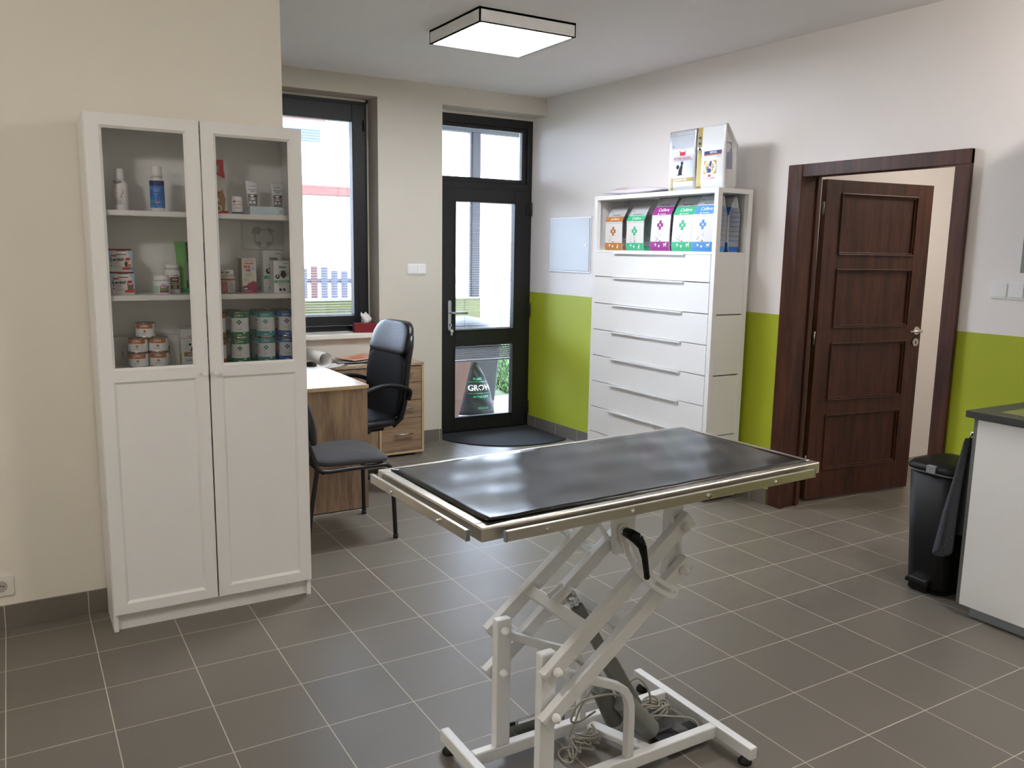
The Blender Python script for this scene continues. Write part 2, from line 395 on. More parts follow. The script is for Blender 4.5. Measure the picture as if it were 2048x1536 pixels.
mb = MB(); mb.box(4.13, RXR, 3.845, 3.96, 0, ZC); mb.box(RXR, RXR+.1, 1.2, 3.96, 0, ZC); mb.box(4.22, RXR, 1.1, 1.2, 0, ZC)
tag(mb.build('wall_side_room', WALL), 'white walls of the room beyond the brown door', 'wall', kind='structure')
# skirting tiles
HB = .098
tag(MB().box(XL, 1.073, YP-.012, YP, 0, HB).build('baseboard_partition', BASEX, bevel=.001), 'grey tile skirting along the partition wall', 'skirting', kind='structure')
tag(MB().box(1.2, DX0, YB-.012, YB, 0, HB).build('baseboard_back', BASEX, bevel=.001), 'grey tile skirting under the window', 'skirting', kind='structure')
mb = MB()
for ya, yb in ((YF, 2.405), (3.512, 6.19)):
    vs = [(WX(y)+dx, y, z) for z in (0, HB) for y in (ya, yb) for dx in (-.012, .001)]
    mb.add(vs, [(0, 2, 3, 1), (4, 5, 7, 6), (0, 1, 5, 4), (2, 6, 7, 3), (0, 4, 6, 2), (1, 3, 7, 5)])
tag(mb.build('baseboard_right', BASEY), 'grey tile skirting below the green band', 'skirting', kind='structure')

# ------------------------------------------------------------------ window_1
def frame_ring(mb, x0, x1, z0, z1, wl, wr, wb, wt, y0, y1, m=0):
    mb.box(x0, x0+wl, y0, y1, z0, z1, m); mb.box(x1-wr, x1, y0, y1, z0, z1, m)
    mb.box(x0+wl, x1-wr, y0, y1, z0, z0+wb, m); mb.box(x0+wl, x1-wr, y0, y1, z1-wt, z1, m)
def slats(mb, x0, x1, z0, z1, pitch, w, y, tilt=12, m=0, cords=()):
    n = int((z1-z0)/pitch); c, s_ = math.cos(R(tilt)), math.sin(R(tilt))
    for i in range(n):
        z = z0+(i+.5)*pitch
        vs = []
        for x in (x0, x1):
            for a, h in ((-.5, 0), (0, .0016), (.5, 0)):
                vs.append((x, y+a*w*c, z+a*w*s_+h))
        mb.add(vs, [(0, 3, 4, 1), (1, 4, 5, 2)], m, True)
    for x in cords: mb.box(x-.001, x+.001, y-w/2-.001, y-w/2+.0005, z0, z1, m)
win = thing('window_1', 'tall dark-framed window with lowered venetian blind', 'window', (0, 0, 0)); win['kind'] = 'structure'
mb = MB(); frame_ring(mb, WX0, 2.395, .900, 2.62, .05, .045, .045, .045, 6.20, 6.28); mb.build('window_frame', ANTH, win, bevel=.003)
mb = MB(); frame_ring(mb, WX0+.035, 2.367, .950, 2.592, .09, .10, .075, .125, 6.165, 6.24); mb.build('window_sash', ANTH, win, bevel=.004)
mb = MB(); mb.box(WX0+.12, 2.27, 6.236, 6.24, 1.02, 2.47); mb.build('window_pane', GLASS, win)
mb = MB(); slats(mb, WX0+.135, 2.262, 1.03, 2.466, .0195, .016, 6.225, 4, cords=(1.55, 2.17)); mb.box(WX0+.13, 2.264, 6.215, 6.233, 1.02, 1.032); mb.build('venetian_blind', SLAT, win)
mb = MB(); mb.cyl((2.355, 6.155, 2.40), (2.355, 6.155, 2.48), .007, n=10); mb.cyl((2.30, 6.164, 1.0), (2.30, 6.164, 1.7), .0015, n=6); mb.build('hinge', ANTH, win)
tag(MB().box(WX0, WX1, 5.968, 6.20, .868, .905).build('window_sill', SILL, bevel=.006), 'cream window sill board under the dark window', 'window sill', kind='structure')

# ------------------------------------------------------------------ door_1 (glazed outside door)
dr = thing('door_1', 'dark glazed outside door with top light and lever handle', 'door'); dr['kind'] = 'structure'
FX1 = 3.884
mb = MB(); mb.box(DX0, 3.0, 6.21, 6.28, 0, 2.612); mb.box(3.835, FX1, 6.21, 6.28, 0, 2.612); mb.box(3.0, 3.835, 6.21, 6.28, 2.545, 2.612); mb.box(3.0, 3.835, 6.21, 6.28, 2.0, 2.09)
mb.box(DX0, FX1, 6.20, 6.3, -.01, .018)
mb.build('door_frame', ANTH, dr, bevel=.003)
mb = MB(); frame_ring(mb, 3.0, 3.835, 2.09, 2.545, .02, .045, .035, .03, 6.225, 6.27); mb.build('top_light_sash', ANTH, dr, bevel=.003)
mb = MB(); frame_ring(mb, 2.985, 3.845, .02, 2.03, .157, .137, .112, .10, 6.19, 6.255); mb.box(3.142, 3.708, 6.19, 6.255, .752, .872); mb.build('door_leaf', ANTH, dr, bevel=.004)
mb = MB()
for x0, x1, z0, z1 in ((3.135, 3.715, .872, 1.93), (3.135, 3.715, .131, .752)): frame_ring(mb, x0, x1, z0-.006, z1+.006, .012, .012, .012, .012, 6.184, 6.2)
mb.build('glazing_bead', ANTH, dr, bevel=.002)
mb = MB(); mb.box(3.02, 3.79, 6.245, 6.249, 2.12, 2.52); mb.box(3.14, 3.71, 6.24, 6.244, .87, 1.93); mb.box(3.14, 3.71, 6.24, 6.244, .13, .755); mb.build_each('window_pane', GLASS, dr)
mb = MB(); slats(mb, 3.147, 3.703, .885, 1.925, .0195, .016, 6.226, 4, cords=(3.25, 3.60, 3.165)); mb.box(3.147, 3.703, 6.218, 6.232, .875, .886); mb.build('venetian_blind', SLAT, dr)
mb = MB(); slats(mb, 3.147, 3.703, .618, .752, .019, .021, 6.226, 38, cords=(3.24, 3.61)); mb.box(3.147, 3.703, 6.216, 6.234, .603, .617); mb.build('venetian_blind', SLAT, dr)
mb = MB(); mb.prism(rrect(3.077, 3.107, .872, 1.125, .014), lambda a, b: (a, 6.19, b), lambda a, b: (a, 6.181, b)); h = mb.build('handle_plate', ALU, dr, bevel=.002)
mb = MB(); mb.cyl((3.092, 6.181, 1.025), (3.092, 6.135, 1.025), .009, n=14); mb.tube([(3.092, 6.14, 1.025), (3.10, 6.135, 1.025), (3.13, 6.133, 1.024), (3.232, 6.133, 1.022)], .0095, 10); mb.build('door_handle', ALU, h)
mb = MB(); mb.cyl((3.092, 6.181, .925), (3.092, 6.17, .925), .008, n=12); mb.box(3.088, 3.096, 6.150, 6.171, .918, .932); mb.tube([(3.100+.012*math.sin(a), 6.155, .915+.014*math.cos(a)-.012) for a in [i*2*PI/12 for i in range(13)]], .001, 6); mb.prism(rrect(3.094, 3.112, .862, .886, .007), lambda a, b: (a, 6.158, b), lambda a, b: (a, 6.155, b)); mb.box(3.100, 3.105, 6.155, 6.158, .84, .87); mb.prism(rrect(3.083, 3.097, .868, .888, .006), lambda a, b: (a, 6.153, b), lambda a, b: (a, 6.15, b)); mb.box(3.088, 3.092, 6.15, 6.153, .838, .87)
mb.build('key_bunch', CHROME, dr)
mb = MB()
for z in (1.83, .98, .12): mb.cyl((3.862, 6.183, z), (3.862, 6.183, z+.11), .011, n=12); mb.box(3.815, 3.85, 6.183, 6.192, z+.01, z+.10)
mb.build('hinge', ANTH, dr, bevel=.001)

# ------------------------------------------------------------------ door_2 (brown interior door, ajar)
d2 = thing('door_2', 'dark walnut panelled door standing open in its frame', 'door'); d2['kind'] = 'structure'
X2 = 3.983
mb = MB()
for ya, yb, s_ in ((3.405, 3.506, 1), (2.411, 2.49, -1)):
    e = X2-.014 if s_ == -1 else X2-.022
    mb.box(e, X2+.012, ya, yb, 0, 2.058)
mb.box(X2-.016, X2+.012, 2.411, 3.506, 1.985, 2.058)
mb.build('door_casing', DOORW, d2, bevel=.004)
mb = MB(); mb.box(X2+.005, 4.145, 3.412, 3.452, 0, 2.0); mb.box(X2+.005, 4.145, 2.455, 2.475, 0, 2.0); mb.box(X2+.005, 4.145, 2.475, 3.412, 1.995, 2.02)
mb.box(4.10, 4.118, 3.400, 3.412, 0, 1.99)
mb.build('door_lining', DOORW, d2, bevel=.003)
LT = .042; LA = math.atan2(-.111, .889)
def leafT(p): # local: x along leaf, y thickness (front at 0, back +), z
    c, s_ = math.cos(LA), math.sin(LA); return Vector((4.222+p.x*c-p.y*s_, 3.436+p.x*s_+p.y*c, p.z))
mb = MB(leafT)
pz = [(.20, .55), (.645, 1.002), (1.10, 1.457), (1.546, 1.91)]
px0, px1, W_ = .125, .755, .888
mb.box(0, px0, 0, LT, .012, 1.99); mb.box(px1, W_, 0, LT, .012, 1.99)
zz = [.012]+[z for p in pz for z in p]+[1.99]
for i in range(0, len(zz), 2): mb.box(px0, px1, 0, LT, zz[i], zz[i+1])
mb.box(W_, W_+.012, .012, LT, .012, 1.99)
lf = mb.build('door_leaf', DOORW, d2, bevel=.0015)
mb = MB(leafT)
for a, b in pz: mb.box(px0, px1, .012, LT-.012, a, b)
mb.build('door_panel', DOORW, lf)
mb = MB(leafT)
for a, b in pz:
    for q, dd in ((0., .010), (.010, -.004)):
        w_ = .010
        mb.box(px0-.004+q, px1+.004-q, -dd if dd > 0 else 0, .012, a-.004+q, a+w_-.004+q); mb.box(px0-.004+q, px1+.004-q, -dd if dd > 0 else 0, .012, b-w_+.004-q, b+.004-q)
        mb.box(px0-.004+q, px0+w_-.004+q, -dd if dd > 0 else 0, .012, a, b); mb.box(px1-w_+.004-q, px1+.004-q, -dd if dd > 0 else 0, .012, a, b)
mb.build('moulding', DOORW, lf, bevel=.003)
mb = MB(leafT); mb.cyl((.842, 0, 1.066), (.842, -.008, 1.066), .026, n=24); mb.cyl((.842, 0, .99), (.842, -.008, .99), .025, n=24); mb.cyl((.842, -.008, 1.066), (.842, -.05, 1.066), .008, n=12)
mb.tube([(.842, -.045, 1.066), (.835, -.052, 1.066), (.80, -.054, 1.066), (.735, -.050, 1.064)], .0085, 10); hd = mb.build('door_handle', STEEL, lf)
mb = MB(leafT); mb.box(.839, .845, -.0095, -.008, .978, .992); mb.cyl((.842, -.0082, .994), (.842, -.0095, .994), .005, n=12); mb.build('keyhole', INK, hd)
mb = MB(leafT)
for z in (.22, 1.0, 1.78): mb.cyl((-.012, .004, z), (-.012, .004, z+.08), .007, n=10)
mb.build('hinge', STEELD, lf)

# ------------------------------------------------------------------ ceiling light panels
def ceiling_light(cx, cy, label, dm=None):
    t = thing('ceiling_light', label, 'ceiling light', (cx, cy, ZC))
    z1_, z0_ = 0, -.075; a = .30
    mb = MB(); frame_ring  # square casing
    mb.box(-a, a, -a, -a+.008, z0_, z1_); mb.box(-a, a, a-.008, a, z0_, z1_); mb.box(-a, -a+.008, -a, a, z0_, z1_); mb.box(a-.008, a, -a, a, z0_, z1_)
    mb.box(-a, a, -a, a, -.012, -.0005)
    mb.box(-a, a, -a, -a+.016, z0_, z0_+.004); mb.box(-a, a, a-.016, a, z0_, z0_+.004); mb.box(-a, -a+.016, -a, a, z0_, z0_+.004); mb.box(a-.016, a, -a, a, z0_, z0_+.004)
    mb.build('casing', WHITE, t)
    mb = MB(); mb.box(-a+.012, a-.012, -a+.012, a-.012, z0_+.006, z0_+.016); mb.build('diffuser', dm or LEDP, t)
    return t
ceiling_light(2.46, 4.29, 'square surface light panel glowing on the ceiling before the door')
def added_dome_light(cx, cy, label):  # fill light added out of view to brighten the walls
    t = thing('added_dome_light', label, 'ceiling light', (cx, cy, ZC))
    MB().lathe([(.17, -.03), (.175, -.02), (.175, -.0005)], n=32).build('base', WHITE, t)
    MB().lathe([(0, -.17), (.07, -.165), (.12, -.145), (.155, -.10), (.168, -.05), (.165, -.032)], n=32).build('fill_dome', FILLG, t)
FILLG = mat('fill_dome_glow', 'ffffff', .4, emit=('fbf4ee', 24.0))  # glow of the added fill domes
added_dome_light(3.05, .95, 'added unseen fill dome on the ceiling above the kitchen run')
added_dome_light(-.95, 1.35, 'added unseen fill dome on the ceiling left of the camera')
ceiling_light(5.6, 2.5, 'added unseen square fill panel in the room beyond the brown door', mat('side_room_fill', 'ffffff', .4, emit=('fff3e6', 8.0)))  # unseen panel, added because the side room needs light

# ------------------------------------------------------------------ exam table
ET = thing('examination_table', 'white steel examination table with black rubber top on scissor legs', 'examination table', (1.46, 1.895, 0))
OX, OY = 1.46, 1.895
def loc(p): return Vector((p.x-OX, p.y-OY, p.z))
def B(): return MB(loc)
zt, zb = .066, .026
mb = B()
mb.box(1.06, 1.09, 1.617, 2.175, zb, zt); mb.box(1.83, 1.86, 1.617, 2.175, zb, zt)
mb.box(1.09, 1.83, 1.76, 1.79, zb, zt); mb.box(1.09, 1.83, 2.0, 2.03, zb, zt)
mb.bar((1.59, 1.79, zb+.012), (1.51, 2.0, zb+.012), .04, .02)
mb.build('base_frame', WHITE2, ET, bevel=.004)
for x in (1.075, 1.845):
    for y in (1.65, 2.142): B().lathe([(.021, 0), (.022, .006), (.014, .018), (.008, .026)], (x, y, 0), 18).build('rubber_foot', RUBBER, ET)
for y in (1.76, 2.0):
    mb = B(); mb.box(1.16, 1.21, y, y+.03, zt, .471); mb.build('post', WHITE2, ET, bevel=.004)
    y2 = y
    mb = B(); mb.box(1.59, 1.645, y2, y2+.03, .598, .872); mb.build('upper_post', WHITE2, ET, bevel=.004)
PL = [(1.184, .438), (1.182, .306)]; PR = [(1.616, .772), (1.617, .641)]
for yo, sg in ((1.722, -1), (2.034, 1)):
    yc = yo+.015 if sg < 0 else yo+.015
    for (x0, z0), (x1, z1) in zip(PL, PR):
        d = Vector((x1-x0, 0, z1-z0)).normalized(); a = Vector((x0, yc, z0))-d*.032; b = Vector((x1, yc, z1))+d*.03
        mb = B(); mb.bar(a, b, .028, .042, up=(0, 0, 1))
        nn = Vector((-d.z, 0, d.x))
        for e, q in ((a, -1), (b, 1)):
            mb.bar(e-nn*.026+d*q*.001, e+nn*.026+d*q*.001, .032, .003, up=tuple(d))
        ar = mb.build('lift_arm', WHITE2, ET, bevel=.003)
for (px, pz) in PL+PR:
    for yb_, front in ((1.722, True), (2.0, px < 1.4)):
        if px > 1.4 and not front: yb_ = 2.0
        mb = B(); mb.cyl((px, yb_-.001, pz), (px, yb_-.007, pz), .0125, n=18)
        prof = [(.013*math.cos(a), .017*math.sin(a)) for a in [i*PI/2/7 for i in range(8)]]
        rings = [[(px+r_*math.cos(t), yb_-.006-h_, pz+r_*math.sin(t)) for t in [2*PI*k/18 for k in range(18)]] for r_, h_ in prof]
        mb.loops(rings, cap=False); mb.build('pivot_cap', WHITEP, ET)
# crossbars between the arms
mb = B(); mb.bar((1.296, 1.735, .524), (1.296, 2.045, .524), .034, .02, up=(-.6, 0, .8)); mb.bar((1.43, 1.735, .497), (1.43, 2.045, .497), .034, .02, up=(-.6, 0, .8))
mb.bar((1.30, 1.91, .532), (1.352, 1.91, .56), .006, .05); mb.bar((1.30, 1.935, .532), (1.352, 1.935, .56), .006, .05)
mb.bar((1.30, 1.918, .536), (1.345, 1.918, .572), .06, .006, up=(-.6, 0, .8))
mb.build('crossbar', WHITE2, ET, bevel=.002)
# guard loops
for y in (1.775, 2.015):
    pts = [(1.205, y, .412), (1.25, y, .392), (1.33, y, .352), (1.40, y, .32), (1.435, y, .302), (1.458, y, .284), (1.474, y, .26), (1.482, y, .23), (1.484, y, .18), (1.484, y, .066)]
    B().tube(pts, .0125, sq=(0, 1, 0)).build('guard_bar', WHITE2, ET, bevel=.003)
# slotted arcs and brackets
def arc_plate(y0, y1, cx, cz, ri, ro, a0, a1):
    mb = B(); n = 22
    outer = [(cx+ro*math.cos(R(a0+(a1-a0)*i/n)), cz+ro*math.sin(R(a0+(a1-a0)*i/n))) for i in range(n+1)]
    inner = [(cx+ri*math.cos(R(a0+(a1-a0)*i/n)), cz+ri*math.sin(R(a0+(a1-a0)*i/n))) for i in range(n+1)]
    rm = (ri+ro)/2; hw = (ro-ri)/2
    def band(pa, pb):
        for i in range(len(pa)-1):
            q = [pa[i], pa[i+1], pb[i+1], pb[i]]
            vs = [(x, y0, z) for x, z in q]+[(x, y1, z) for x, z in q]
            mb.add(vs, [(0, 1, 2, 3), (7, 6, 5, 4), (0, 4, 5, 1), (2, 6, 7, 3)])
    def arc(r): return [(cx+r*math.cos(R(a0+(a1-a0)*i/n)), cz+r*math.sin(R(a0+(a1-a0)*i/n))) for i in range(n+1)]
    sl = .0055
    band(arc(ri), arc(rm-sl)); band(arc(rm+sl), arc(ro))
    for a, s_ in ((a0, -1), (a1, 1)):   # rounded ends
        ex, ez = cx+rm*math.cos(R(a)), cz+rm*math.sin(R(a)); pi, po = [], []
        for k in range(13):
            t = R(a)+s_*PI*k/12; t0 = R(a)
            po.append((ex+hw*math.cos(t0+s_*PI*k/12), ez+hw*math.sin(t0+s_*PI*k/12))); pi.append((ex+sl*math.cos(t0+s_*PI*k/12), ez+sl*math.sin(t0+s_*PI*k/12)))
        band(pi, po)
    return mb
for ya, yb_ in ((1.702, 1.708), (2.082, 2.088)):
    arc_plate(ya, yb_, 1.724, .913, .341, .378, 197.5, 244.5).build('slotted_arc', WHITE2, ET, bevel=.001)
mb = B()
for y, q in ((1.712, 1), (2.066, 1)):
    mb.prism([(1.36, .775), (1.42, .775), (1.435, .888), (1.345, .888)], lambda a, b: (a, y, b), lambda a, b: (a, y+.02, b))
mb.build_each('bracket', WHITE2, ET, bevel=.002)
mb = B()
mb.bar((1.605, 2.045, .62), (1.50, 2.045, .765), .006, .03, up=(0, 1, 0)); mb.bar((1.50, 2.045, .76), (1.43, 2.045, .875), .006, .03, up=(0, 1, 0)); mb.bar((1.635, 2.045, .68), (1.74, 2.045, .872), .006, .03, up=(0, 1, 0))
mb.bar((1.63, 1.755, .68), (1.56, 1.755, .872), .006, .03, up=(0, 1, 0))
mb.build_each('brace', WHITE2, ET, bevel=.002)
mb = B(); mb.cyl((1.378, 1.702, .803), (1.378, 1.692, .803), .013, n=16); mb.build('clamp_nut', CHROME, ET)
mb = B(); mb.cyl((1.378, 1.694, .803), (1.378, 1.664, .803), .013, .015, n=18)
pts = [((1.378, 1.672, .803), .015), ((1.392, 1.662, .792), .0165), ((1.402, 1.652, .772), .012), ((1.410, 1.65, .74), .0088), ((1.418, 1.65, .70), .008), ((1.421, 1.65, .684), .0078)]
for (p0, ra), (p1, rb) in zip(pts, pts[1:]): mb.cyl(p0, p1, ra, rb, n=14)
mb.lathe([(.0, -.009), (.006, -.007), (.009, 0), (.006, .007), (0, .009)], (1.421, 1.65, .684), 12)
mb.build('clamp_lever', BLACKP, ET, bevel=.001)
# tabletop
TC, TYAW, TTIL = Vector((1.452, 1.893, .931)), R(1.5), R(.42)
TM = Matrix.Translation(TC) @ Matrix.Rotation(TYAW, 4, 'Z') @ Matrix.Rotation(-TTIL, 4, 'Y')
def topT(p): return loc(TM @ p)
a, b = .585, .293
mb = MB(topT); ww = .036
mb.box(-a, a, -b, -b+ww, -.034, 0); mb.box(-a, a, b-ww, b, -.034, 0); mb.box(-a, -a+ww, -b+ww, b-ww, -.034, 0); mb.box(a-ww, a, -b+ww, b-ww, -.034, 0)
mb.box(-a+.01, a-.01, -b+.01, b-.01, -.030, -.008)
mb.build('tabletop', STEEL, ET, bevel=.004, seg=3)
nx, ny = 56, 28; vs = []; fs = []
for j in range(ny+1):
    for i in range(nx+1):
        x = -a+.030+(2*a-.060)*i/nx; y = -b+.026+(2*b-.052)*j/ny
        e = min(i, nx-i)/nx*4; e2 = min(j, ny-j)/ny*4
        h_ = .0006*math.sin(x*23+y*9)+.0005*math.sin(y*41+x*5+1)+.0004*math.sin(x*61-y*33)
        dn = y+b; dw = x+a; lf_ = max(0, 1-(x+a)/.42); curl = .0095*math.exp(-dn/.030)*lf_**.5+.008*math.exp(-dw/.032)*max(0, 1-max(0, y+.05)/.35)+.002*math.exp(-dn/.03); vs.append((x, y, .003+h_*(1 if e > .2 else .6)+curl))
fs = [(j*(nx+1)+i, j*(nx+1)+i+1, (j+1)*(nx+1)+i+1, (j+1)*(nx+1)+i) for j in range(ny) for i in range(nx)]
mb = MB(topT); mb.add(vs, fs, 0, True); o = mb.build('rubber_mat', RMAT, ET); sd = o.modifiers.new('th', 'SOLIDIFY'); sd.thickness = .004; sd.offset = -1
def rail(x0, y0, x1, y1, name='side_rail'):
    mb = MB(topT); mb.bar((x0, y0, -.021), (x1, y1, -.021), .010, .025); r_ = mb.build(name, STEEL, ET, bevel=.0012)
    mb = MB(topT); d = Vector((x1-x0, y1-y0, 0)).normalized()
    for p, q in ((Vector((x0, y0, -.021)), -1), (Vector((x1, y1, -.021)), 1)): mb.bar(p+d*q*.0005, p+d*q*.004, .012, .027)
    mb.build_each('end_cap', mat('grey_end_cap', '7f8894', .5, noise=.03), r_, bevel=.001)
    return r_
rail(-.532, -b-.020, .532, -b-.020); rail(-.532, b+.020, .532, b+.020); rail(-a-.020, -.262, -a-.020, .285); rail(a+.020, -.262, a+.020, .262)
mb = MB(topT)
for x in (-.42, -.16, .10, .36, ):
    for s_ in (-1, 1):
        mb.cyl((x, s_*(b-.001), -.023), (x, s_*(b+.031), -.023), .0035, n=10); mb.cyl((x, s_*(b+.0245), -.023), (x, s_*(b+.030), -.023), .0062, n=14)
for y in (-.13, .14):
    for s_ in (-1, 1):
        mb.cyl((s_*(a-.001), y, -.023), (s_*(a+.031), y, -.023), .0035, n=10); mb.cyl((s_*(a+.0245), y, -.023), (s_*(a+.030), y, -.023), .0062, n=14)
mb.build_each('bolt', CHROME, ET)
mb = MB(topT); mb.box(-.20, .26, -.19, -.13, -.062, -.03); mb.box(-.20, .26, .13, .19, -.062, -.03); mb.box(.12, .20, -.13, .13, -.062, -.03); mb.build_each('support_beam', WHITE2, ET, bevel=.003)
# actuator
AG = mat('actuator_grey', '787b76', .45, noise=.03, nscale=20)
AGL = mat('cable_grey', 'a19d90', .5, noise=.04)
A0, A1 = Vector((1.352, 1.90, .545)), Vector((1.640, 1.88, .060))
ad = (A1-A0).normalized()
mb = B(); mb.cyl(A0+ad*.02, A0+ad*.17, .011, n=16); mb.cyl(A0-ad*.012, A0+ad*.035, .017, n=14); mb.cyl((1.352, 1.875, .548), (1.352, 1.925, .548), .007, n=12); mb.build('piston_rod', CHROME, ET)
mb = B(); mb.bar(A0+ad*.03, A0+ad*.30, .030, .036); mb.bar(A0+ad*.26, A0+ad*.47, .042, .05); ac = mb.build('actuator', AG, ET, bevel=.008, seg=3)
mb = B(); mb.cyl((1.525, 1.862, .190), (1.635, 1.850, .062), .034, n=26)
mb.build('motor', AG, ac, bevel=.006)
mb = B(); mb.cyl((1.465, 1.90, .235), (1.535, 1.905, .095), .030, n=20); mb.build('gear_housing', mat('actuator_dark', '636661', .45, noise=.03), ac, bevel=.008)
mb = B(); q = Vector((1.535, 1.832, .165)); mb.cyl(q, q+Vector((0, -.006, 0)), .007, n=14); mb.build('bolt', CHROME, ac)
def cable(pts, r=.0035, n=4):
    # Catmull-Rom
    P = [Vector(p) for p in pts]; P = [P[0]]+P+[P[-1]]; out = []
    for i in range(1, len(P)-2):
        for k in range(n):
            t = k/n; a_, b_, c_, d_ = P[i-1], P[i], P[i+1], P[i+2]
            out.append(.5*((2*b_)+(-a_+c_)*t+(2*a_-5*b_+4*c_-d_)*t*t+(-a_+3*b_-3*c_+d_)*t**3))
    out.append(P[-2]); return out
mb = B()
mb.tube(cable([(1.53, 1.86, .20), (1.47, 1.86, .225), (1.40, 1.90, .20), (1.385, 1.93, .13), (1.43, 1.95, .10), (1.50, 1.96, .11)], n=6), .0035, 8)
mb.tube(cable([(1.46, 1.90, .25), (1.43, 1.94, .16), (1.42, 1.96, .09), (1.41, 1.97, .04), (1.44, 1.94, .012), (1.47, 1.91, .008)], n=6), .003, 8)
for k in range(5):
    ph = k*1.3; pts = [(1.41+.055*math.cos(t+ph)*(1-.1*k)+.012*k, 1.93+.035*math.sin(2*t+ph), .02+.012*k+.014*math.sin(t*1.5+k)) for t in [j*2*PI/10 for j in range(11)]]
    mb.tube(cable(pts, n=4), .0028, 6)
mb.tube(cable([(1.47, 1.96, .26), (1.44, 1.985, .285), (1.50, 1.97, .24), (1.52, 1.94, .22)], n=5), .0045, 8)
mb.build('cable', AGL, ET)
# chrome foot bar behind the back post
mb = B(); mb.box(1.225, 1.45, 2.055, 2.062, .030, .082, 0); mb.box(1.27, 1.385, 2.05, 2.066, .084, .094, 1); mb.cyl((1.235, 2.058, .088), (1.262, 2.058, .088), .006, n=10, m=2); mb.cyl((1.39, 2.058, .088), (1.41, 2.058, .09), .006, n=10, m=2); mb.box(1.25, 1.262, 2.03, 2.058, .05, .06, 0); mb.box(1.42, 1.432, 2.03, 2.058, .05, .06, 0)
mb.cyl((1.37, 2.052, .064), (1.37, 2.040, .064), .008, n=12, m=0)
mb.build('pedal_bar', [AG, CHROME, BLACKP], ET, bevel=.001)
# foot pedal lying inside the base frame (its own thing)
FP = thing('foot_pedal', 'dark grey foot switch on the floor inside the table base', 'foot switch', (1.742, 1.895, 0), R(4))
mb = MB(); mb.prism([(-.075, 0), (.08, 0), (.08, .02), (.03, .034), (-.075, .022)], lambda a, b: (a, -.085, b), lambda a, b: (a, .085, b)); mb.build('housing', mat('pedal_rubber', '4a4a48', .6, noise=.1, bump=.1), FP, bevel=.004)
mb = MB(); mb.box(-.088, .02, -.095, -.02, .003, .030); mb.box(.03, .075, -.09, -.03, .02, .036); mb.build('pedal', BLACKP, FP, bevel=.005)
mb = MB()
for k in range(7):
    ph = .5*k; rx, ry = .085-.006*k, .032-.002*k
    pts = [(-.03+rx*math.cos(t)+.01*math.sin(k*2), .045+ry*math.sin(t+.3*math.sin(k))+.012*math.cos(k), .047+.006*k+.012*math.sin(t*2+k)) for t in [j*2*PI/12+ph for j in range(13)]]
    mb.tube(cable(pts, n=3), .0034, 7)
mb.tube(cable([(-.12, .0, .06), (-.06, .01, .07), (0, -.02, .065), (.05, -.055, .06), (.055, -.085, .05), (.04, -.09, .034)], n=6), .0036, 8)
mb.tube(cable([(-.12, .075, .10), (-.10, .09, .15), (-.06, .08, .17), (-.03, .06, .13), (-.02, .05, .07)], n=6), .0036, 8)
mb.build('cable', AGL, FP)

# ------------------------------------------------------------------ glass-door cabinet
CB = thing('display_cabinet', 'tall white cabinet with two half-glazed doors against the cream wall', 'cabinet', (.668, 3.506, 0))
CX, CY = .668, 3.506
def cl(p): return Vector((p.x-CX, p.y-CY, p.z))
x0, x1 = .266, 1.072
mb = MB(cl); yb_ = YP-.016
mb.box(x0, x0+.018, 3.526, yb_, 0, 2.022); mb.box(x1-.018, x1, 3.526, yb_, 0, 2.022); mb.box(x0+.018, x1-.018, 3.526, yb_, 2.004, 2.022); mb.box(x0+.018, x1-.018, 3.528, yb_, .075, .093)
mb.box(x0+.018, x1-.018, yb_-.006, yb_, .075, 2.004)
mb.box(x0+.018, x1-.018, 3.545, 3.56, 0, .075)
mb.build('carcass', WHITE, CB, bevel=.001)
for z in (1.672, 1.349, 1.055, .72, .40):
    MB(cl).box(x0+.0185, x1-.0185, 3.534, yb_-.007, z-.020, z).build('shelf', WHITE, CB, bevel=.001)
for (dx0, dx1, kx) in ((.269, .667, .651), (.673, 1.070, .694)):
    ya, yd = 3.506, 3.524; sw = .047; z0, z1 = .078, 2.020; zm0, zm1 = 1.018, 1.062
    mb = MB(cl)
    frame_ring(mb, dx0, dx1, z0, z1, sw, sw, sw-.006, sw-.004, ya, yd); mb.box(dx0+sw, dx1-sw, ya, yd, zm0, zm1)
    # sloped inner mouldings
    for (a0, a1, b0, b1) in ((dx0+sw, dx1-sw, z0+sw-.006, zm0), (dx0+sw, dx1-sw, zm1, z1-sw+.004)):
        s_ = .010; d_ = .009
        vs = [(a0, ya, b0), (a1, ya, b0), (a1, ya, b1), (a0, ya, b1), (a0+s_, ya+d_, b0+s_), (a1-s_, ya+d_, b0+s_), (a1-s_, ya+d_, b1-s_), (a0+s_, ya+d_, b1-s_)]
        mb.add(vs, [(0, 1, 5, 4), (1, 2, 6, 5), (2, 3, 7, 6), (3, 0, 4, 7)])
    d_ = mb.build('cabinet_door', WHITE, CB)
    MB(cl).box(dx0+sw, dx1-sw, ya+.009, yd, z0+sw-.006, zm0).build('lower_panel', WHITE, d_)
    MB(cl).box(dx0+sw-.004, dx1-sw+.004, ya+.010, ya+.014, zm1-.004, z1-sw+.008).build('glass_pane', GLASSC, d_)
    mb = MB(cl); mb.cyl((kx, 3.506, 1.037), (kx, 3.492, 1.037), .006, n=14); mb.cyl((kx, 3.493, 1.037), (kx, 3.482, 1.037), .0115, .0115, n=20); mb.build('knob', WHITEP, d_, bevel=.0015)

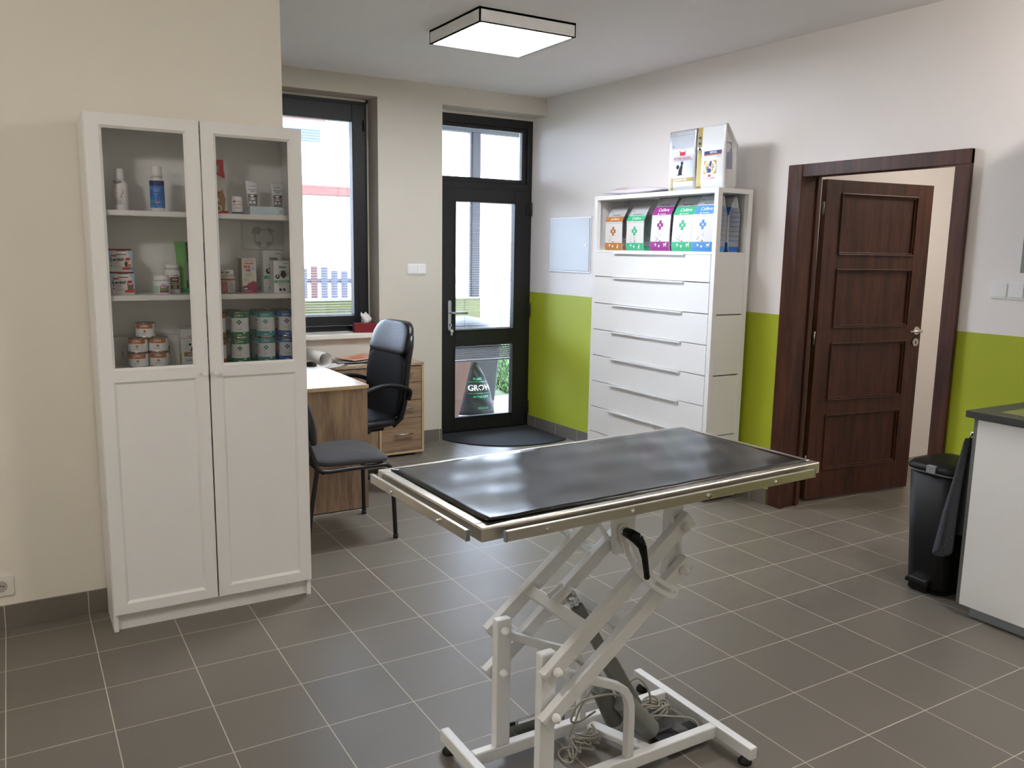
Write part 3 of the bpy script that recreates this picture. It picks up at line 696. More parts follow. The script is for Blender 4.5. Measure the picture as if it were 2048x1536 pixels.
# --- contents of the glass-door cabinet (each one a thing)
S1, S2, S3 = 1.6722, 1.3492, 1.0552
def bottle(x, y, z, h, r, label, pr, capr, body=WHITEP):
    t = thing('bottle', label, 'bottle', (x, y, z)); k = h-.045
    MB().lathe([(r*.9, 0), (r, .004), (r, k-.02), (r*.93, k-.008), (r*.62, k), (r*.62, k+.004)], n=28).build('body', body, t)
    MB().lathe([(capr*1.06, k+.001), (capr*1.06, k+.012), (capr*.96, h-.004), (capr*.8, h)], n=24).build('cap', WHITEP, t)
    pr.build(t, cylmap(r, R(-112)+0, 0)); return t
p = Print(); p.text('MALASEB', -.002, .105, .0058, INK, bold=.03, wid=.031); p.lines(-.017, .008, .099, .103, 1, INKG); p.lines(-.017, -.004, .088, .092, 1, INKG)
p.poly([(.014, .062), (.018, .082), (.018, .062)], ORNG); p.text('2', .011, .052, .009, NAVY); p.lines(.004, .016, .047, .05, 1, NAVY)
p.rect(-.017, .045, .001, .0465, ORNG); p.lines(-.017, .016, .022, .041, 5, INKG, .16); p.rect(-.034, .055, -.029, .065, INK)
bottle(.390, 3.622, S1, .158, .0278, 'white pump bottle with small dark print, leftmost on the top shelf', p, .018)
p = Print(); H0, H1 = .014, .118
p.rect(-.040, H0, .040, H1, BLUE, 12, 1); p.rect(-.040, H1-.02, .040, H1, NAVY, 12, 1)
p.disc(.0, .05, .014, BLUE2, ry=.02); p.disc(-.018, .03, .016, TEAL); p.disc(.016, .028, .015, BLUE2); p.disc(-.02, .09, .008, BLUE2); p.rect(-.018, .060, .022, .062, NAVY)
p.text('CHLORHEX', .004, .084, .0045, PALEB, wid=.026); p.text('SHAMPOO', .004, .076, .0045, PALEB, wid=.022)
p.poly([(.008, .028), (.015, .035), (.008, .042), (.001, .035)], RED); p.rect(.004, .034, .012, .036, PWHITE, 2)
bottle(.5205, 3.60, S1, .175, .0268, 'white bottle with a blue wrap label on the top shelf', p, .0205)
# clipper pack with a cat picture
t = thing('grooming_tool_pack', 'tall tapering card pack with a cat picture and red top', 'pack', (.752, 3.60, S1), R(-6))
mb = MB(); mb.add([(-.03, -.012, 0), (.034, -.012, 0), (.034, .03, 0), (-.03, .03, 0), (-.03, -.010, .215), (.022, -.010, .215), (.024, -.006, .215), (-.03, -.006, .215)], [(0, 1, 5, 4), (1, 2, 6, 5), (2, 3, 7, 6), (3, 0, 4, 7), (4, 5, 6, 7), (0, 3, 2, 1)])
mb.build('card', CARD, t, bevel=.0006)
p = Print(); p.rect(-.03, .165, .022, .213, RED, 2); p.poly([(-.03, .165), (.024, .165), (.026, .140)], RED); p.rect(-.03, 0, .033, .012, RED, 2)
p.poly([(-.03, .012), (.02, .012), (.026, .06), (.02, .075), (.014, .10), (.008, .09), (-.004, .09), (-.012, .10), (-.02, .08), (-.03, .07)], TAN); p.disc(-.006, .055, .008, CARD); p.disc(.002, .082, .0025, INK); p.disc(-.01, .082, .0025, INK)
p.rect(-.006, .165, .004, .19, STEELD, 2); p.poly([(-.028, .15), (-.006, .178), (-.002, .172), (-.026, .14)], STEELD)
p.build(t, lambda u, v, d: Vector((u, -.012+.002*v/.215-d, v)))
mb = MB(); mb.tube([(-.004+.012*math.cos(a_), -.0165, .021+.012*math.sin(a_)) for a_ in [i*2*PI/20 for i in range(21)]], .0022, 8); mb.tube([(-.014, -.0165, .028), (-.017, -.0165, .036), (-.022, -.0165, .044)], .0022, 8); mb.build('finger_loop', WHITEP, t)
# round tubs
def tub(x, y, z, h, r, label, pr, a0=-106, capm=WHITEP, bodym=WHITEP, name='tub'):
    t = thing(name, label, 'tub', (x, y, z)); k = h-.02 if h > .06 else h-.016
    MB().lathe([(r*.94, 0), (r, .003), (r, k-.008), (r*.93, k-.002), (r*.86, k)], n=28).build('body', bodym, t)
    MB().lathe([(r*.93, k+.001), (r*.94, k+.004), (r*.93, h-.002), (r*.88, h)], n=28).build('lid', capm, t)
    pr.build(t, cylmap(r, R(a0), 0)); return t
p = Print(); p.text('Denti', -.004, .036, .009, INKG, wid=.017); p.text('OK', .011, .036, .009, RED, wid=.01); p.rect(-.014, .048, -.007, .055, RED, 2); p.lines(-.010, .014, .022, .029, 2, INKG, .2); p.rect(-.03, .003, .03, .009, NAVY, 10)
tub(.8275, 3.61, S1, .072, .0213, 'small white tub with a dark blue base stripe beside the tubes', p)
def tube_pack(x, y, label):
    t = thing('toothpaste_tube', label, 'tube', (x, y, S1), 0, 'toothpaste tubes on the top shelf'); H_ = .142
    MB().lathe([(.0165, 0), (.0175, .018), (.0165, .020)], n=24).build('cap', WHITEP, t)
    rings = []
    for k in range(9):
        f = k/8; hw = .017+(.0268-.017)*f; hd = .017*(1-f)+.0015*f
        rings.append([(hw*math.cos(a_), hd*math.sin(a_), .020+(H_-.020)*f) for a_ in [2*PI*i/24 for i in range(24)]])
    MB().loops(rings).build('body', mat('tube_white', 'eceff2', .25, noise=.01), t)
    def f(u, v, d):
        q = (v-.020)/(H_-.020); hw = .017+(.0268-.017)*q; hd = .017*(1-q)+.0015*q; s_ = max(-1, min(1, u/.0268)); a_ = -PI/2+s_*PI/2*.92
        return Vector(((hw+d)*math.cos(a_), (hd+d)*math.sin(a_), v))
    p = Print(); p.text('Beaphar', 0, .118, .005, INKG, wid=.024); p.text('Dentalcare', 0, .104, .006, NAVY, wid=.030); p.text('Paste', 0, .096, .006, NAVY, wid=.015)
    p.rect(-.020, .03, .021, .088, mat('print_taupe', '8d868a', .4, noise=.2, nscale=80), 8, 3); p.disc(-.002, .074, .011, PWHITE); p.disc(.008, .08, .004, INK); p.disc(-.012, .078, .003, INK); p.disc(.004, .053, .005, PWHITE); p.disc(-.010, .053, .005, PWHITE); p.disc(.006, .04, .008, INKG)
    p.build(t, f); return t
tube_pack(.9005, 3.655, 'white toothpaste tube standing on its cap, left one of the pair')
tube_pack(1.006, 3.655, 'white toothpaste tube standing on its cap, right one of the pair')
# flat silver carton
t = thing('carton', 'flat silvery carton lying in front of the toothpaste tubes', 'carton', (.9385, 3.575, S1))
MB().box(-.0725, .0725, -.017, .017, 0, .034).build('box', mat('silver_blue_card', 'c2d6e2', .25, .4, noise=.15, nscale=60, bump=.1), t, bevel=.0006)
p = Print(); p.text('Mastic Balm', -.002, .019, .0055, PALEB, wid=.055); p.lines(-.03, .025, .006, .012, 1, PALEB, .2, False); p.ring(.055, .015, .013, .002, PWHITE); p.ring(.055, .015, .008, .0015, PALEB); p.build(t, flatmap((0, -.017, 0), (1, 0, 0), (0, 0, 1)))
# second shelf, left
def milk(x, y, z, label, cat_):
    t = thing('milk_powder_box', label, 'pack', (x, y, z), R(4))
    a_, h_ = .0445, .088
    MB().prism(rrect(-a_, a_, -.042, .042, .012), lambda u, v: (u, v, 0), lambda u, v: (u, v, h_-.006)).build('box', mat('carton_pale', 'dfe0dc', .5, noise=.02), t, bevel=.0015)
    MB().prism(rrect(-a_+.001, a_-.001, -.041, .041, .012), lambda u, v: (u, v, h_-.006), lambda u, v: (u, v, h_)).build('lid', DRED, t, bevel=.0015)
    p = Print()
    p.poly([(-.043, .03), (-.043, .08), (-.028, .078), (-.034, .05)], PALEB); p.poly([(.043, .04), (.043, .08), (.024, .08), (.034, .06)], PALEB)
    p.rect(-.015, .068, .020, .079, PWHITE, 4); p.rect(-.015, .066, .020, .069, DRED, 4); p.rect(-.015, .079, .020, .0815, DRED, 4)
    p.poly(rrect(-.036, -.015, .059, .065, .002), RED); p.text('Lactol', -.014, .043, .0115, INK, wid=.050, bold=.04, shear=.2)
    p.poly([(.014, .044), (.032, .045), (.034, .055), (.018, .054)], RED)
    p.disc(-.034, .037, .0028, DRED); p.disc(-.034, .024, .0028, DRED); p.lines(-.029, -.004, .029, .039, 3, INKG, .16); p.lines(-.029, .006, .016, .026, 3, INKG, .16)
    if cat_:
        p.poly([(.014, .008), (.016, .03), (.014, .043), (.021, .038), (.030, .038), (.037, .043), (.036, .028), (.033, .008)], mat('print_tabby', '6e625c', .6, noise=.3, nscale=300)); p.rect(.005, .008, .038, .018, RED, 4); p.disc(.038, .017, .006, ORNG)
    else:
        p.disc(.024, .027, .012, TAN, ry=.014); p.disc(.017, .030, .005, INK, ry=.011); p.disc(.030, .034, .004, PWHITE); p.rect(.002, .008, .028, .017, RED, 4); p.rect(.028, .008, .041, .017, BLUE2, 3)
    p.build(t, flatmap((0, -.042, 0), (1, 0, 0), (0, 0, 1))); return t
milk(.3765, 3.646, S2, 'milk powder box with a kitten picture, bottom of the stack of two', True)
milk(.3735, 3.644, S2+.0885, 'milk powder box with a puppy picture, on top of the stack of two', False)
p = Print(); p.rect(-.045, .006, -.006, .034, mat('print_mint', 'b2d0be', .4, noise=.05), 6); p.text('Canvit', .012, .036, .006, INK, wid=.018); p.rect(-.002, .024, .034, .034, PINKV, 6); p.text('IMMUNO', .013, .0265, .0055, PWHITE, wid=.026); p.rect(-.002, .016, .034, .0235, LGRN, 6); p.rect(-.002, .009, .034, .0155, DRED, 6); p.rect(-.002, .007, .034, .011, PINKV, 6)
tub(.520, 3.605, S2, .075, .0315, 'short white tub with a violet label band', p)
p = Print(); p.text('Canvit', .014, .070, .007, INK, wid=.026); p.rect(-.002, .046, .032, .066, DRED, 6); p.text('BIOTIN', .015, .053, .0065, PWHITE, wid=.023, bold=.03); p.rect(-.002, .037, .032, .0445, LGRN, 6); p.rect(-.002, .018, .032, .035, DRED, 6); p.ring(.014, .027, .007, .0012, PWHITE); p.disc(.014, .027, .0025, PWHITE)
for k in range(5): p.disc(.036, .02+.012*k, .003, [RED, LGRN, INK, LGRN, DRED][k])
tub(.5705, 3.668, S2, .118, .031, 'taller white tub with a dark red label beside the green pouch', p)
# green treat pouch
def pouchpt(w, dpt, h, top=.03, lean=.0, sx=0.):
    def hd(t): return dpt/2*max(.03, math.sin(min(1, (1-t)*1.15+.06)*PI/2))*(1 if t > .06 else .85+2.5*t)
    def f(s_, t, side=1, d=0):
        x = s_*w/2*(1+.03*math.sin(t*7)); e = 1-abs(s_)**3*.75
        return Vector((x+sx*t, -side*(hd(t)*e+d)+lean*t, h*t))
    return f
def pouch(name, label, cat_, x, y, z, rz, w, dpt, h, m, pr, group=None, lean=0., pname='pouch_body', sx=0.):
    t = thing(name, label, cat_, (x, y, z), rz, group); f = pouchpt(w, dpt, h, lean=lean, sx=sx); rings = []
    for k in range(15):
        tt = k/14; rings.append([f(-1+2*i/12, tt, 1) for i in range(13)]+[f(1-2*i/12, tt, -1) for i in range(1, 12)])
    MB().loops(rings).build(pname, m, t); pr.build(t, lambda u, v, d: f(u/(w/2), v/h, 1, d)); return t
p = Print(); W2, H2 = .14, .208
p.rect(-.069, .0, -.030, H2, LGRN, 4, 14); p.rect(-.030, .125, .069, H2-.002, INK, 8, 8); p.rect(-.034, .05, .069, .125, mat('print_grey_photo', '77727a', .4, noise=.2, nscale=40), 8, 6); p.rect(-.034, .02, .069, .05, mat('print_brown', '33261f', .4, noise=.1), 8, 3)
p.rect(-.069, 0, .069, .02, GRN, 8, 2); p.disc(-.02, .042, .008, LGRN); p.disc(-.012, .030, .006, TAN); p.disc(.0, .095, .016, INK); p.text('Vet', .015, .15, .014, INKG, wid=.04); p.rect(-.066, .188, .069, .190, GRN, 8)
pouch('treat_pouch', 'shiny green and black pouch half hidden by the door frame', 'pouch', .6625, 3.705, S2, 0, W2, .05, H2, mat('green_film', '3c9a2c', .22, noise=.05, nscale=14, bump=.5), p)
# second shelf, right
t = thing('supplement_jar', 'clear-shouldered jar with red and white printed label', 'jar', (.7755, 3.610, S2)); r_ = .0322
MB().lathe([(r_*.92, 0), (r_, .004), (r_, .062), (r_*.9, .072), (r_*.78, .076)], n=28).build('body', mat('jar_body', 'cfccc6', .25, noise=.02), t)
MB().lathe([(r_*.80, .077), (r_*.81, .080), (r_*.80, .095), (r_*.74, .097)], n=28).build('lid', WHITEP, t)
p = Print(); p.rect(-.045, .055, .045, .061, RED, 14); p.text('IM', -.014, .0835, .007, DRED, wid=.010, bold=.05); p.text('GIO', .008, .0835, .007, DRED, wid=.016, bold=.05); p.text('ATTACK', .012, .049, .0045, RED, wid=.022); p.rect(-.016, .006, .006, .046, RED, 6); p.lines(-.013, .004, .008, .044, 6, PWHITE, .2); p.lines(.014, .032, .01, .044, 7, INKG, .2); p.lines(-.034, -.020, .01, .05, 8, INKG, .12); p.rect(-.045, .0035, .045, .0045, DRED, 12)
p.build(t, cylmap(r_, R(-112)))
def carton(name, label, cat_, x0, x1, y0, dep, z, h, m, pr, rz=0., side=None, bx='box'):
    cx = (x0+x1)/2; t = thing(name, label, cat_, (cx, y0+dep/2, z), rz); w_ = (x1-x0)/2
    MB().box(-w_, w_, -dep/2, dep/2, 0, h).build(bx, m, t, bevel=.0008)
    pr.build(t, flatmap((0, -dep/2, 0), (1, 0, 0), (0, 0, 1)))
    if side: side.build(t, flatmap((-w_, 0, 0), (0, -1, 0), (0, 0, 1)), name='side_print')
    return t
w_ = .029
p = Print(); p.rect(-w_, 0, w_, .024, MAG, 4); p.poly([(-w_, .024), (w_, .024), (w_, .042), (.012, .050), (.008, .043), (.0, .044), (-.012, .030), (-w_, .028)], MAG); p.poly([(.010, .050), (w_, .044), (w_, .038), (.018, .044)], DRED)
p.text('Arti', -.010, .104, .0125, RED, wid=.027, bold=.03, shear=.15); p.text('Vit', -.004, .089, .0125, DRED, wid=.020, bold=.03, shear=.15); p.disc(.016, .102, .008, PALEB); p.ring(0, .130, .012, .0012, RED, ry=.008); p.rect(-.021, .121, .019, .1235, RED, 4)
p.lines(-.016, .014, .068, .082, 3, INKG, .14); p.lines(-.024, .002, .050, .060, 2, TEAL, .14); p.rect(-.024, .014, -.008, .021, PALEB, 3); p.lines(-.024, .018, .004, .010, 1, PWHITE, .15)
s_ = Print().rect(-.03, .002, .03, .143, mat('print_warm_grey', '8f8a86', .6, noise=.05), 3)
carton('medicine_box', 'cream and crimson medicine box standing alone mid-shelf', 'box', .839, .898, 3.62, .062, S2, .146, mat('carton_cream', 'ddd6cb', .55, noise=.02), p, side=s_)
def aptus(w_, h, big):
    p = Print(); k = h/.134
    p.text('Aptus', .004*k if big else .004, h*.775, .010*k, INK, wid=.035 if big else .031, bold=.03); p.rect(w_-.024, h*.905, w_-.006, h*.925, INKG, 3)
    p.ring(.006, h*.60, .016*k, .0015, GRN2); p.ring(.018, h*.61, .012*k, .0015, GRN2)
    p.poly([(-.006, h*.56), (-.001, h*.68), (.006, h*.70), (.014, h*.68), (.020, h*.56), (.010, h*.46), (.006, h*.46)], INK); p.disc(.020, h*.60, .005*k, TAN)
    p.disc(-.018 if not big else -.016, h*.51, .009*k, INK); p.disc((-.018 if not big else -.016), h*.525, .0028*k, PWHITE, ry=.005*k)
    p.rect(-w_+.001, h*.325, w_-.001, h*.395, GRN2, 4); p.text('APTO-FLEX', .002, h*.340, h*.038, PWHITE, wid=w_*1.35, bold=.03); p.lines(-.016, .016, h*.27, h*.29, 1, INKG, .2)
    p.disc(-.007, h*.11, .0055*k, INK); p.disc(.009, h*.11, .0055*k, INK); return p
carton('supplement_box', 'larger white box with a green band, behind its smaller twin', 'box', .934, 1.010, 3.642, .07, S2, .178, mat('carton_bright', 'e9ecee', .5, noise=.01), aptus(.038, .178, True), side=Print().lines(-.028, .028, .03, .17, 9, INKG, .04))
carton('supplement_box', 'smaller white box with a heart and green band at shelf front', 'box', .957, 1.0235, 3.566, .06, S2, .136, MATS['carton_bright'], aptus(.033, .136, False))
# frosted sheet with an animal clinic emblem, hanging at the back of the second shelf
t = thing('emblem_sheet', 'pale sheet with a grey cat, dog and cross emblem', 'sheet', (.968, 3.752, 1.53))
MB().box(-.093, .093, 0, .0015, 0, .118).build('sheet', mat('sheet_white', 'd9dedd', .3, noise=.01), t)
EG = mat('emblem_grey', 'a9afb0', .5, noise=.03)
p = Print(); p.ring(.0, .047, .042, .004, EG); p.poly([(-.052, .066), (-.048, .088), (-.034, .098), (-.014, .094), (-.012, .075), (-.022, .064), (-.034, .066)], EG); p.poly([(.014, .098), (.030, .092), (.052, .080), (.040, .076), (.028, .068), (.020, .078)], EG)
p.cross(0, .045, .034, MATS['sheet_white'], .38); p.poly([(-.036, .034), (-.012, .034), (-.012, .014), (-.024, .018)], EG); p.poly([(.036, .034), (.012, .034), (.012, .014), (.024, .018)], EG)
p.build(t, flatmap((0, 0, 0), (1, 0, 0), (0, 0, 1)))
# tins
def tin(name, r, h, col, word, label, x, y, z, group, big=True, a0=-112, foot=''):
    t = thing(name, label, 'tin', (x, y, z), 0, group)
    MB().lathe([(r*.96, 0), (r+.0006, .001), (r+.0006, .003), (r-.0004, .0045), (r-.0004, h-.0045), (r+.0006, h-.003), (r+.0006, h-.001), (r*.95, h), (r*.93, h-.002), (0, h-.002)], n=32).build('tin_body', CANM, t)
    p = Print(); W_ = r*2.6
    p.rect(-W_, .005, W_, h-.005, PWHITE, 40)
    c = r*.0
    if big:
        p.rect(-r*1.15, h*.77, W_, h-.005, col, 24); p.rect(-r*1.15, h-.011, W_, h-.005, col, 24); p.rect(-W_, .005, W_, h*.235, col, 40); p.text('Calibra', .002, h*.835, .012*.75, PWHITE, wid=.034); p.cross(-.011, h*.795, .0022, PWHITE); p.lines(-.006, .013, h*.785, h*.80, 1, PWHITE, .2)
        p.cross(.004, h*.61, .0095, col); p.cross(.004, h*.61, .003, PWHITE); p.lines(-.006, .018, h*.33, h*.36, 1, INKG, .18); p.text(foot, .005, h*.10, .0058, PWHITE, wid=.016, bold=.03); p.poly(DOG, PWHITE, (.018, h*.15), .012)
        p.lines(-r*1.05, -r*.75, h*.27, h*.7, 14, INKG, .10)
    else:
        p.rect(-r*.95, h*.62, r*1.05, h-.005, col, 16); p.text('Calibra', .004, h*.74, .0095, PWHITE, wid=.028); p.cross(-.007, h*.67, .002, PWHITE); p.cross(.006, h*.45, .0062, col, .34); p.lines(-.009, .019, h*.25, h*.30, 1, INK, .2); p.poly([(-.022, .006), (-.018, .006), (-.022, .012)], INK)
    p.build(t, cylmap(r-.0004, R(a0))); return t
for x, z, lb in ((.4265, 0, 'small orange-banded tin, bottom left of the small tin pyramid'), (.504, 0, 'small orange-banded tin, bottom right of the small tin pyramid'), (.4265, 1, 'small orange-banded tin, middle left of the small tin pyramid'), (.504, 1, 'small orange-banded tin, middle right of the small tin pyramid'), (.458, 2, 'small orange-banded tin, topmost of the small tin pyramid')):
    tin('pet_food_tin', .0368, .0595, ORNG, '', lb, x, 3.652+.002*z, S3+.0597*z, 'small orange tins', False)
BT = [(.817, GRN, 'green-banded tall tin', 'Renal'), (.926, TEAL, 'teal-banded tall tin', 'Hypoallergenic'), (1.0165, BLUE, 'blue-banded tall tin', 'Hepatic'), (.7225, ORNG, 'brown-banded tall tin', 'Gastro')]
for (x, c, nm, ft) in BT:
    r_ = .0368
    for k, ps in enumerate(('lower', 'upper')):
        tin('pet_food_tin', r_, .109, c, '', '%s in the front row, %s one of its stack' % (nm, ps), x, 3.600 if c is not BLUE else 3.603, S3+.1094*k, 'tall tins on the right', True, foot=ft)
for (x, c, nm, ft) in ((.811, GRN, 'green-banded tall tin', 'Renal'), (.92, TEAL, 'teal-banded tall tin', 'Hypoallergenic'), (1.012, BLUE, 'blue-banded tall tin', 'Hepatic')):
    for k, ps in enumerate(('lower', 'upper')):
        tin('pet_food_tin', .0368, .109, c, '', '%s in the back row, %s one of its stack' % (nm, ps), x, 3.700, S3+.1094*k, 'tall tins on the right', True, foot=ft)
# white shipping carton behind the tins
p = Print(); p.ring(-.085, .022, .0085, .0008, INKG); p.ring(-.066, .022, .0085, .0008, INKG); p.rect(.082, .04, .096, .075, INK, 2)
for k in range(6): p.rect(.082, .042+.0055*k, .096, .044+.0055*k, CARD, 2)
p.rect(-.088, .035, -.084, .062, INKG, 2); p.rect(-.082, .035, -.079, .055, INKG, 2); p.rect(-.067, .035, -.064, .060, INKG, 2); p.rect(.081, .080, .084, .083, INK, 1)
carton('shipping_carton', 'plain white carton with barcode behind the small tin pyramid', 'carton', .327, .590, 3.706, .048, S3, .118, CARD, p)
p = Print(); w_ = .07
p.text('ROYAL CANIN', .026, .112, .0075, RED, wid=.085, bold=.008); p.rect(-.045, .1075, .065, .109, RED, 4); p.poly(CROWN, RED, (.0, .123), .024); p.ring(.0, .080, .026, .0006, INKG); p.poly(CAT, INK, (-.016, .055), .036); p.disc(-.012, .083, .005, INK)
p.rect(-.036, .034, .065, .051, GOLD, 6); p.text('URINARY', .002, .038, .008, PWHITE, wid=.05); p.rect(-.054, .004, -.047, .050, GOLD, 2); p.text('Urinary S/O', -.010, .015, .007, NAVY, wid=.04); p.rect(-.052, .055, -.0505, .10, INKG, 1)
carton('food_carton', 'white cat food carton with black cat picture, half behind the doors', 'carton', .589, .682, 3.645, .10, S3, .146, MATS['carton_bright'], p)

# ------------------------------------------------------------------ tall drawer cabinet on the right wall
TX, TY0, TY1 = 3.63, 3.725, 4.955
TC_ = thing('tall_drawer_cabinet', 'tall white drawer cabinet with open top bay against the green wall', 'cabinet', (TX, (TY0+TY1)/2, 0))
TYC = (TY0+TY1)/2
def tl(p): return Vector((p.x-TX, p.y-TYC, p.z))
XB = 3.915; ZT, ZS = 1.928, 1.551
mb = MB(tl)
mb.box(TX, XB, TY0, TY1, ZT-.028, ZT)
for ya, yb_ in ((TY0, TY0+.034), (TY1-.034, TY1)):
    mb.box(TX, TX+.034, ya, yb_, .03, ZT-.028); mb.box(XB-.034, XB, ya, yb_, .03, ZT-.028)
mb.box(TX+.034, XB-.034, TY0, TY0+.034, .03, .06); mb.box(TX+.034, XB-.034, TY1-.034, TY1, .03, .06)
mb.build('frame', WHITE, TC_, bevel=.0015)
mb = MB(tl)
for z0, z1 in ((.06, .413), (.420, .793), (.801, 1.168), (1.176, ZS-.014)): mb.box(TX+.034, XB-.034, TY0+.006, TY0+.018, z0, z1)
mb.box(TX+.034, XB-.034, TY1-.018, TY1-.006, .06, ZT-.028)
mb.build_each('side_panel', WHITE, TC_, bevel=.001)
MB(tl).box(TX+.002, XB-.002, TY0+.004, TY1-.004, ZS-.014, ZS).build('shelf', WHITE, TC_)
MB(tl).box(XB-.012, XB-.004, TY0+.034, TY1-.034, .06, ZT-.028).build('back_panel', WHITE, TC_)
tops = [ZS-.016, 1.364, 1.174, .984, .795, .606, .416, .227]
for i, z in enumerate(tops):
    zb_ = tops[i+1]+.005 if i < 7 else .04
    d_ = MB(tl).box(TX-.002, TX+.30-.05, TY0+.036, TY1-.036, zb_, z).build('drawer', WHITE, TC_, bevel=.0012)
    mb = MB(tl); mb.box(TX-.017, TX+.004, 3.985, 4.70, z-.0005, z+.0025); mb.box(TX-.017, TX-.015, 3.985, 4.70, z-.007, z); mb.build('handle', WHITE2, d_, bevel=.0006)
MB(tl).box(TX+.004, XB-.004, TY0+.004, TY1-.004, .012, .04).build('plinth', WHITE, TC_, bevel=.002)
mb = MB(tl); mb.box(TX+.02, XB-.02, TY0+.02, TY1-.02, 0, .012); mb.build('foot', BLACKP, TC_)  # black slab stands in for the shade in the gap below the plinth

# ------------------------------------------------------------------ food bags (gusseted)
def bagfun(w, dpt, h, tuck, tcurve=.72, lean=0., sx=0., front=False):
    def hd(t):
        if t < .06: return dpt/2*(.82+3*t)
        if t < tcurve: return dpt/2
        q = (t-tcurve)/(1-tcurve); return dpt/2*(1-q)**1.0*1+.0025
    def f(s_, t, side=1, d=0):
        q = max(0, (t-tcurve)/(1-tcurve)); bulge = .10*math.sin(PI*min(1, t/tcurve))
        y = hd(t)*(1+bulge*(1-abs(s_)**2.5))
        x = s_*w/2*(1-.03*math.sin(PI*min(1, t*1.1)))
        ln = -q*(dpt/2)*.9 if front else lean*t*t
        return Vector((x+sx*t*t, -side*(y+d)+ln+(0 if front else .006*math.sin(t*8)*q), h*t))
    return f, hd
def bag(name, label, x, y, z, rz, w, dpt, h, m, pr, group=None, side=None, tcurve=.72, lean=0., sx=0., front=False):
    t = thing(name, label, 'bag', (x, y, z), rz, group); f, hd = bagfun(w, dpt, h, .02, tcurve, lean, sx, front); rings = []
    NS = 8
    for k in range(25):
        tt = k/24; ring = [f(-1+2*i/12, tt, 1) for i in range(13)]
        a_, b_ = f(1, tt, 1), f(1, tt, -1); g = .018*min(1, tt*3)*(.5+.5*math.sin(PI*min(1, tt)))+.022*max(0, (tt-tcurve)/(1-tcurve))
        for i in range(1, NS): q = i/NS; v = a_.lerp(b_, q); v.x -= g*math.sin(PI*q); ring.append(v)
        ring += [f(1-2*i/12, tt, -1) for i in range(13)]
        a_, b_ = f(-1, tt, -1), f(-1, tt, 1)
        for i in range(1, NS): q = i/NS; v = a_.lerp(b_, q); v.x += g*math.sin(PI*q); ring.append(v)
        rings.append(ring)
    o = MB().loops(rings).build('bag_body', m, t)
    pr.build(t, lambda u, v, d: f(max(-1, min(1, u/(w/2))), v/h, 1, d), base=.0006)
    if side:
        def sf(u, v, d):   # right-hand gusset; u from -1 (front) to 1 (back)
            tt = v/h; a_, b_ = f(1, tt, 1), f(1, tt, -1); q = (u+1)/2; p_ = a_.lerp(b_, q)
            g = .018*min(1, tt*3)*(.5+.5*math.sin(PI*min(1, tt)))+.022*max(0, (tt-tcurve)/(1-tcurve)); p_.x += -g*math.sin(PI*q)+d+.0004; return p_
        side.build(t, sf, name='gusset_print')
    return t
def side_stripes(h, col, n=7):
    p = Print(); p.rect(-.93, .004, .93, h*.10, col, 6, 2); p.rect(-.93, h*.10, .93, h*.80, mat('gusset_grey', 'a3a6a8', .5, noise=.05), 8, 12)
    for k in range(n):
        v = h*(.20+.60*k/n); p.rect(-.9, v, .9, v+.0045, col, 8)
        for j in range(4): p.rect(-.8, v+.010+.005*j, .75, v+.0115+.005*j, INKG, 6)
    return p
def foodprint(w, h, c1, word, small=False):
    p = Print(); a_ = w/2-.002
    p.rect(-a_, h*.10, a_, h*.66, BAGW, 12, 14); p.rect(-a_, 0.003, a_, h*.175, c1, 12, 5)
    t0, t1 = (.62, .775) if small else (.645, .815)
    p.rect(-a_, h*t0, a_, h*t1, c1, 12, 6)
    hh = h*(t1-t0)
    p.text('Calibra', .008, h*t0+hh*.50, hh*.34, PWHITE, wid=w*(.48 if small else .55)); p.cross(-w*.17, h*t0+hh*.23, w*.035, PWHITE); p.lines(-w*.08, w*.22, h*t0+hh*.16, h*t0+hh*.30, 1, PWHITE, .2, False)
    p.text(word, .02*w, h*(t1+.025), .008, INK, wid=w*.45); p.lines(-w*.4, -w*.25, h*(t1+.10), h*(t1+.12), 1, INKG, .3, False)
    cy = h*(.48 if not small else .44); p.cross(.0, cy, w*.155, c1, .38); p.cross(0, cy, w*.045, PWHITE, .3)
    for k in range(9):
        q = k/8; p.disc(-.01-w*.14+w*.30*random.random()-w*.05*q, h*(.37-.17*q), .0022+.0032*q, mat('kibble_brown', '8d7f74', .7, noise=.1), 8, .0016+.002*q)
    p.poly([(-.004, h*.18), (.006, h*.21), (.013, h*.195), (.018, h*.18)], INKG)
    p.cross(-w*.18, h*.12, w*.045, PWHITE); p.cross(.0, h*.095, w*.045, PWHITE)
    p.poly(DOG, PWHITE, (w*.22, h*.08), w*.18) if not small else p.poly(CAT, PWHITE, (w*.20, h*.05), w*.16)
    return p
RZ = -PI/2
def fb(y0, y1, h, c, word, label, small=False, x=3.735, m=BAGG, dpt=.10, lean=0., z=ZS, side=None):
    w = abs(y0-y1)
    return bag('pet_food_bag', label, x, (y0+y1)/2, z, RZ, w, dpt, h, m, foodprint(w, h, c, word, small), 'bags in the open bay', side_stripes(h, c) if side is None else side, lean=lean, tcurve=.66)
OB = mat('print_ochre', 'b97a34', .4, noise=.02)
fb(4.892, 4.695, .302, OB, 'Gastrointestinal', 'small pet food bag with an ochre band, far left in the bay', True)
fb(4.652, 4.462, .302, GRN2, 'Diabetes', 'small pet food bag with a light green band, second from left', True)
fb(4.396, 4.203, .352, PURP, 'Struvite', 'tall pet food bag with a purple band in the middle of the bay', lean=.02)
fb(4.185, 3.988, .345, GRN2, 'Renal', 'tall pet food bag with a green band beside the purple one', lean=.02)
fb(3.970, 3.785, .345, BLUE2, 'Hepatic', 'tall pet food bag with a blue band at the right front of the bay', x=3.712, lean=.015)
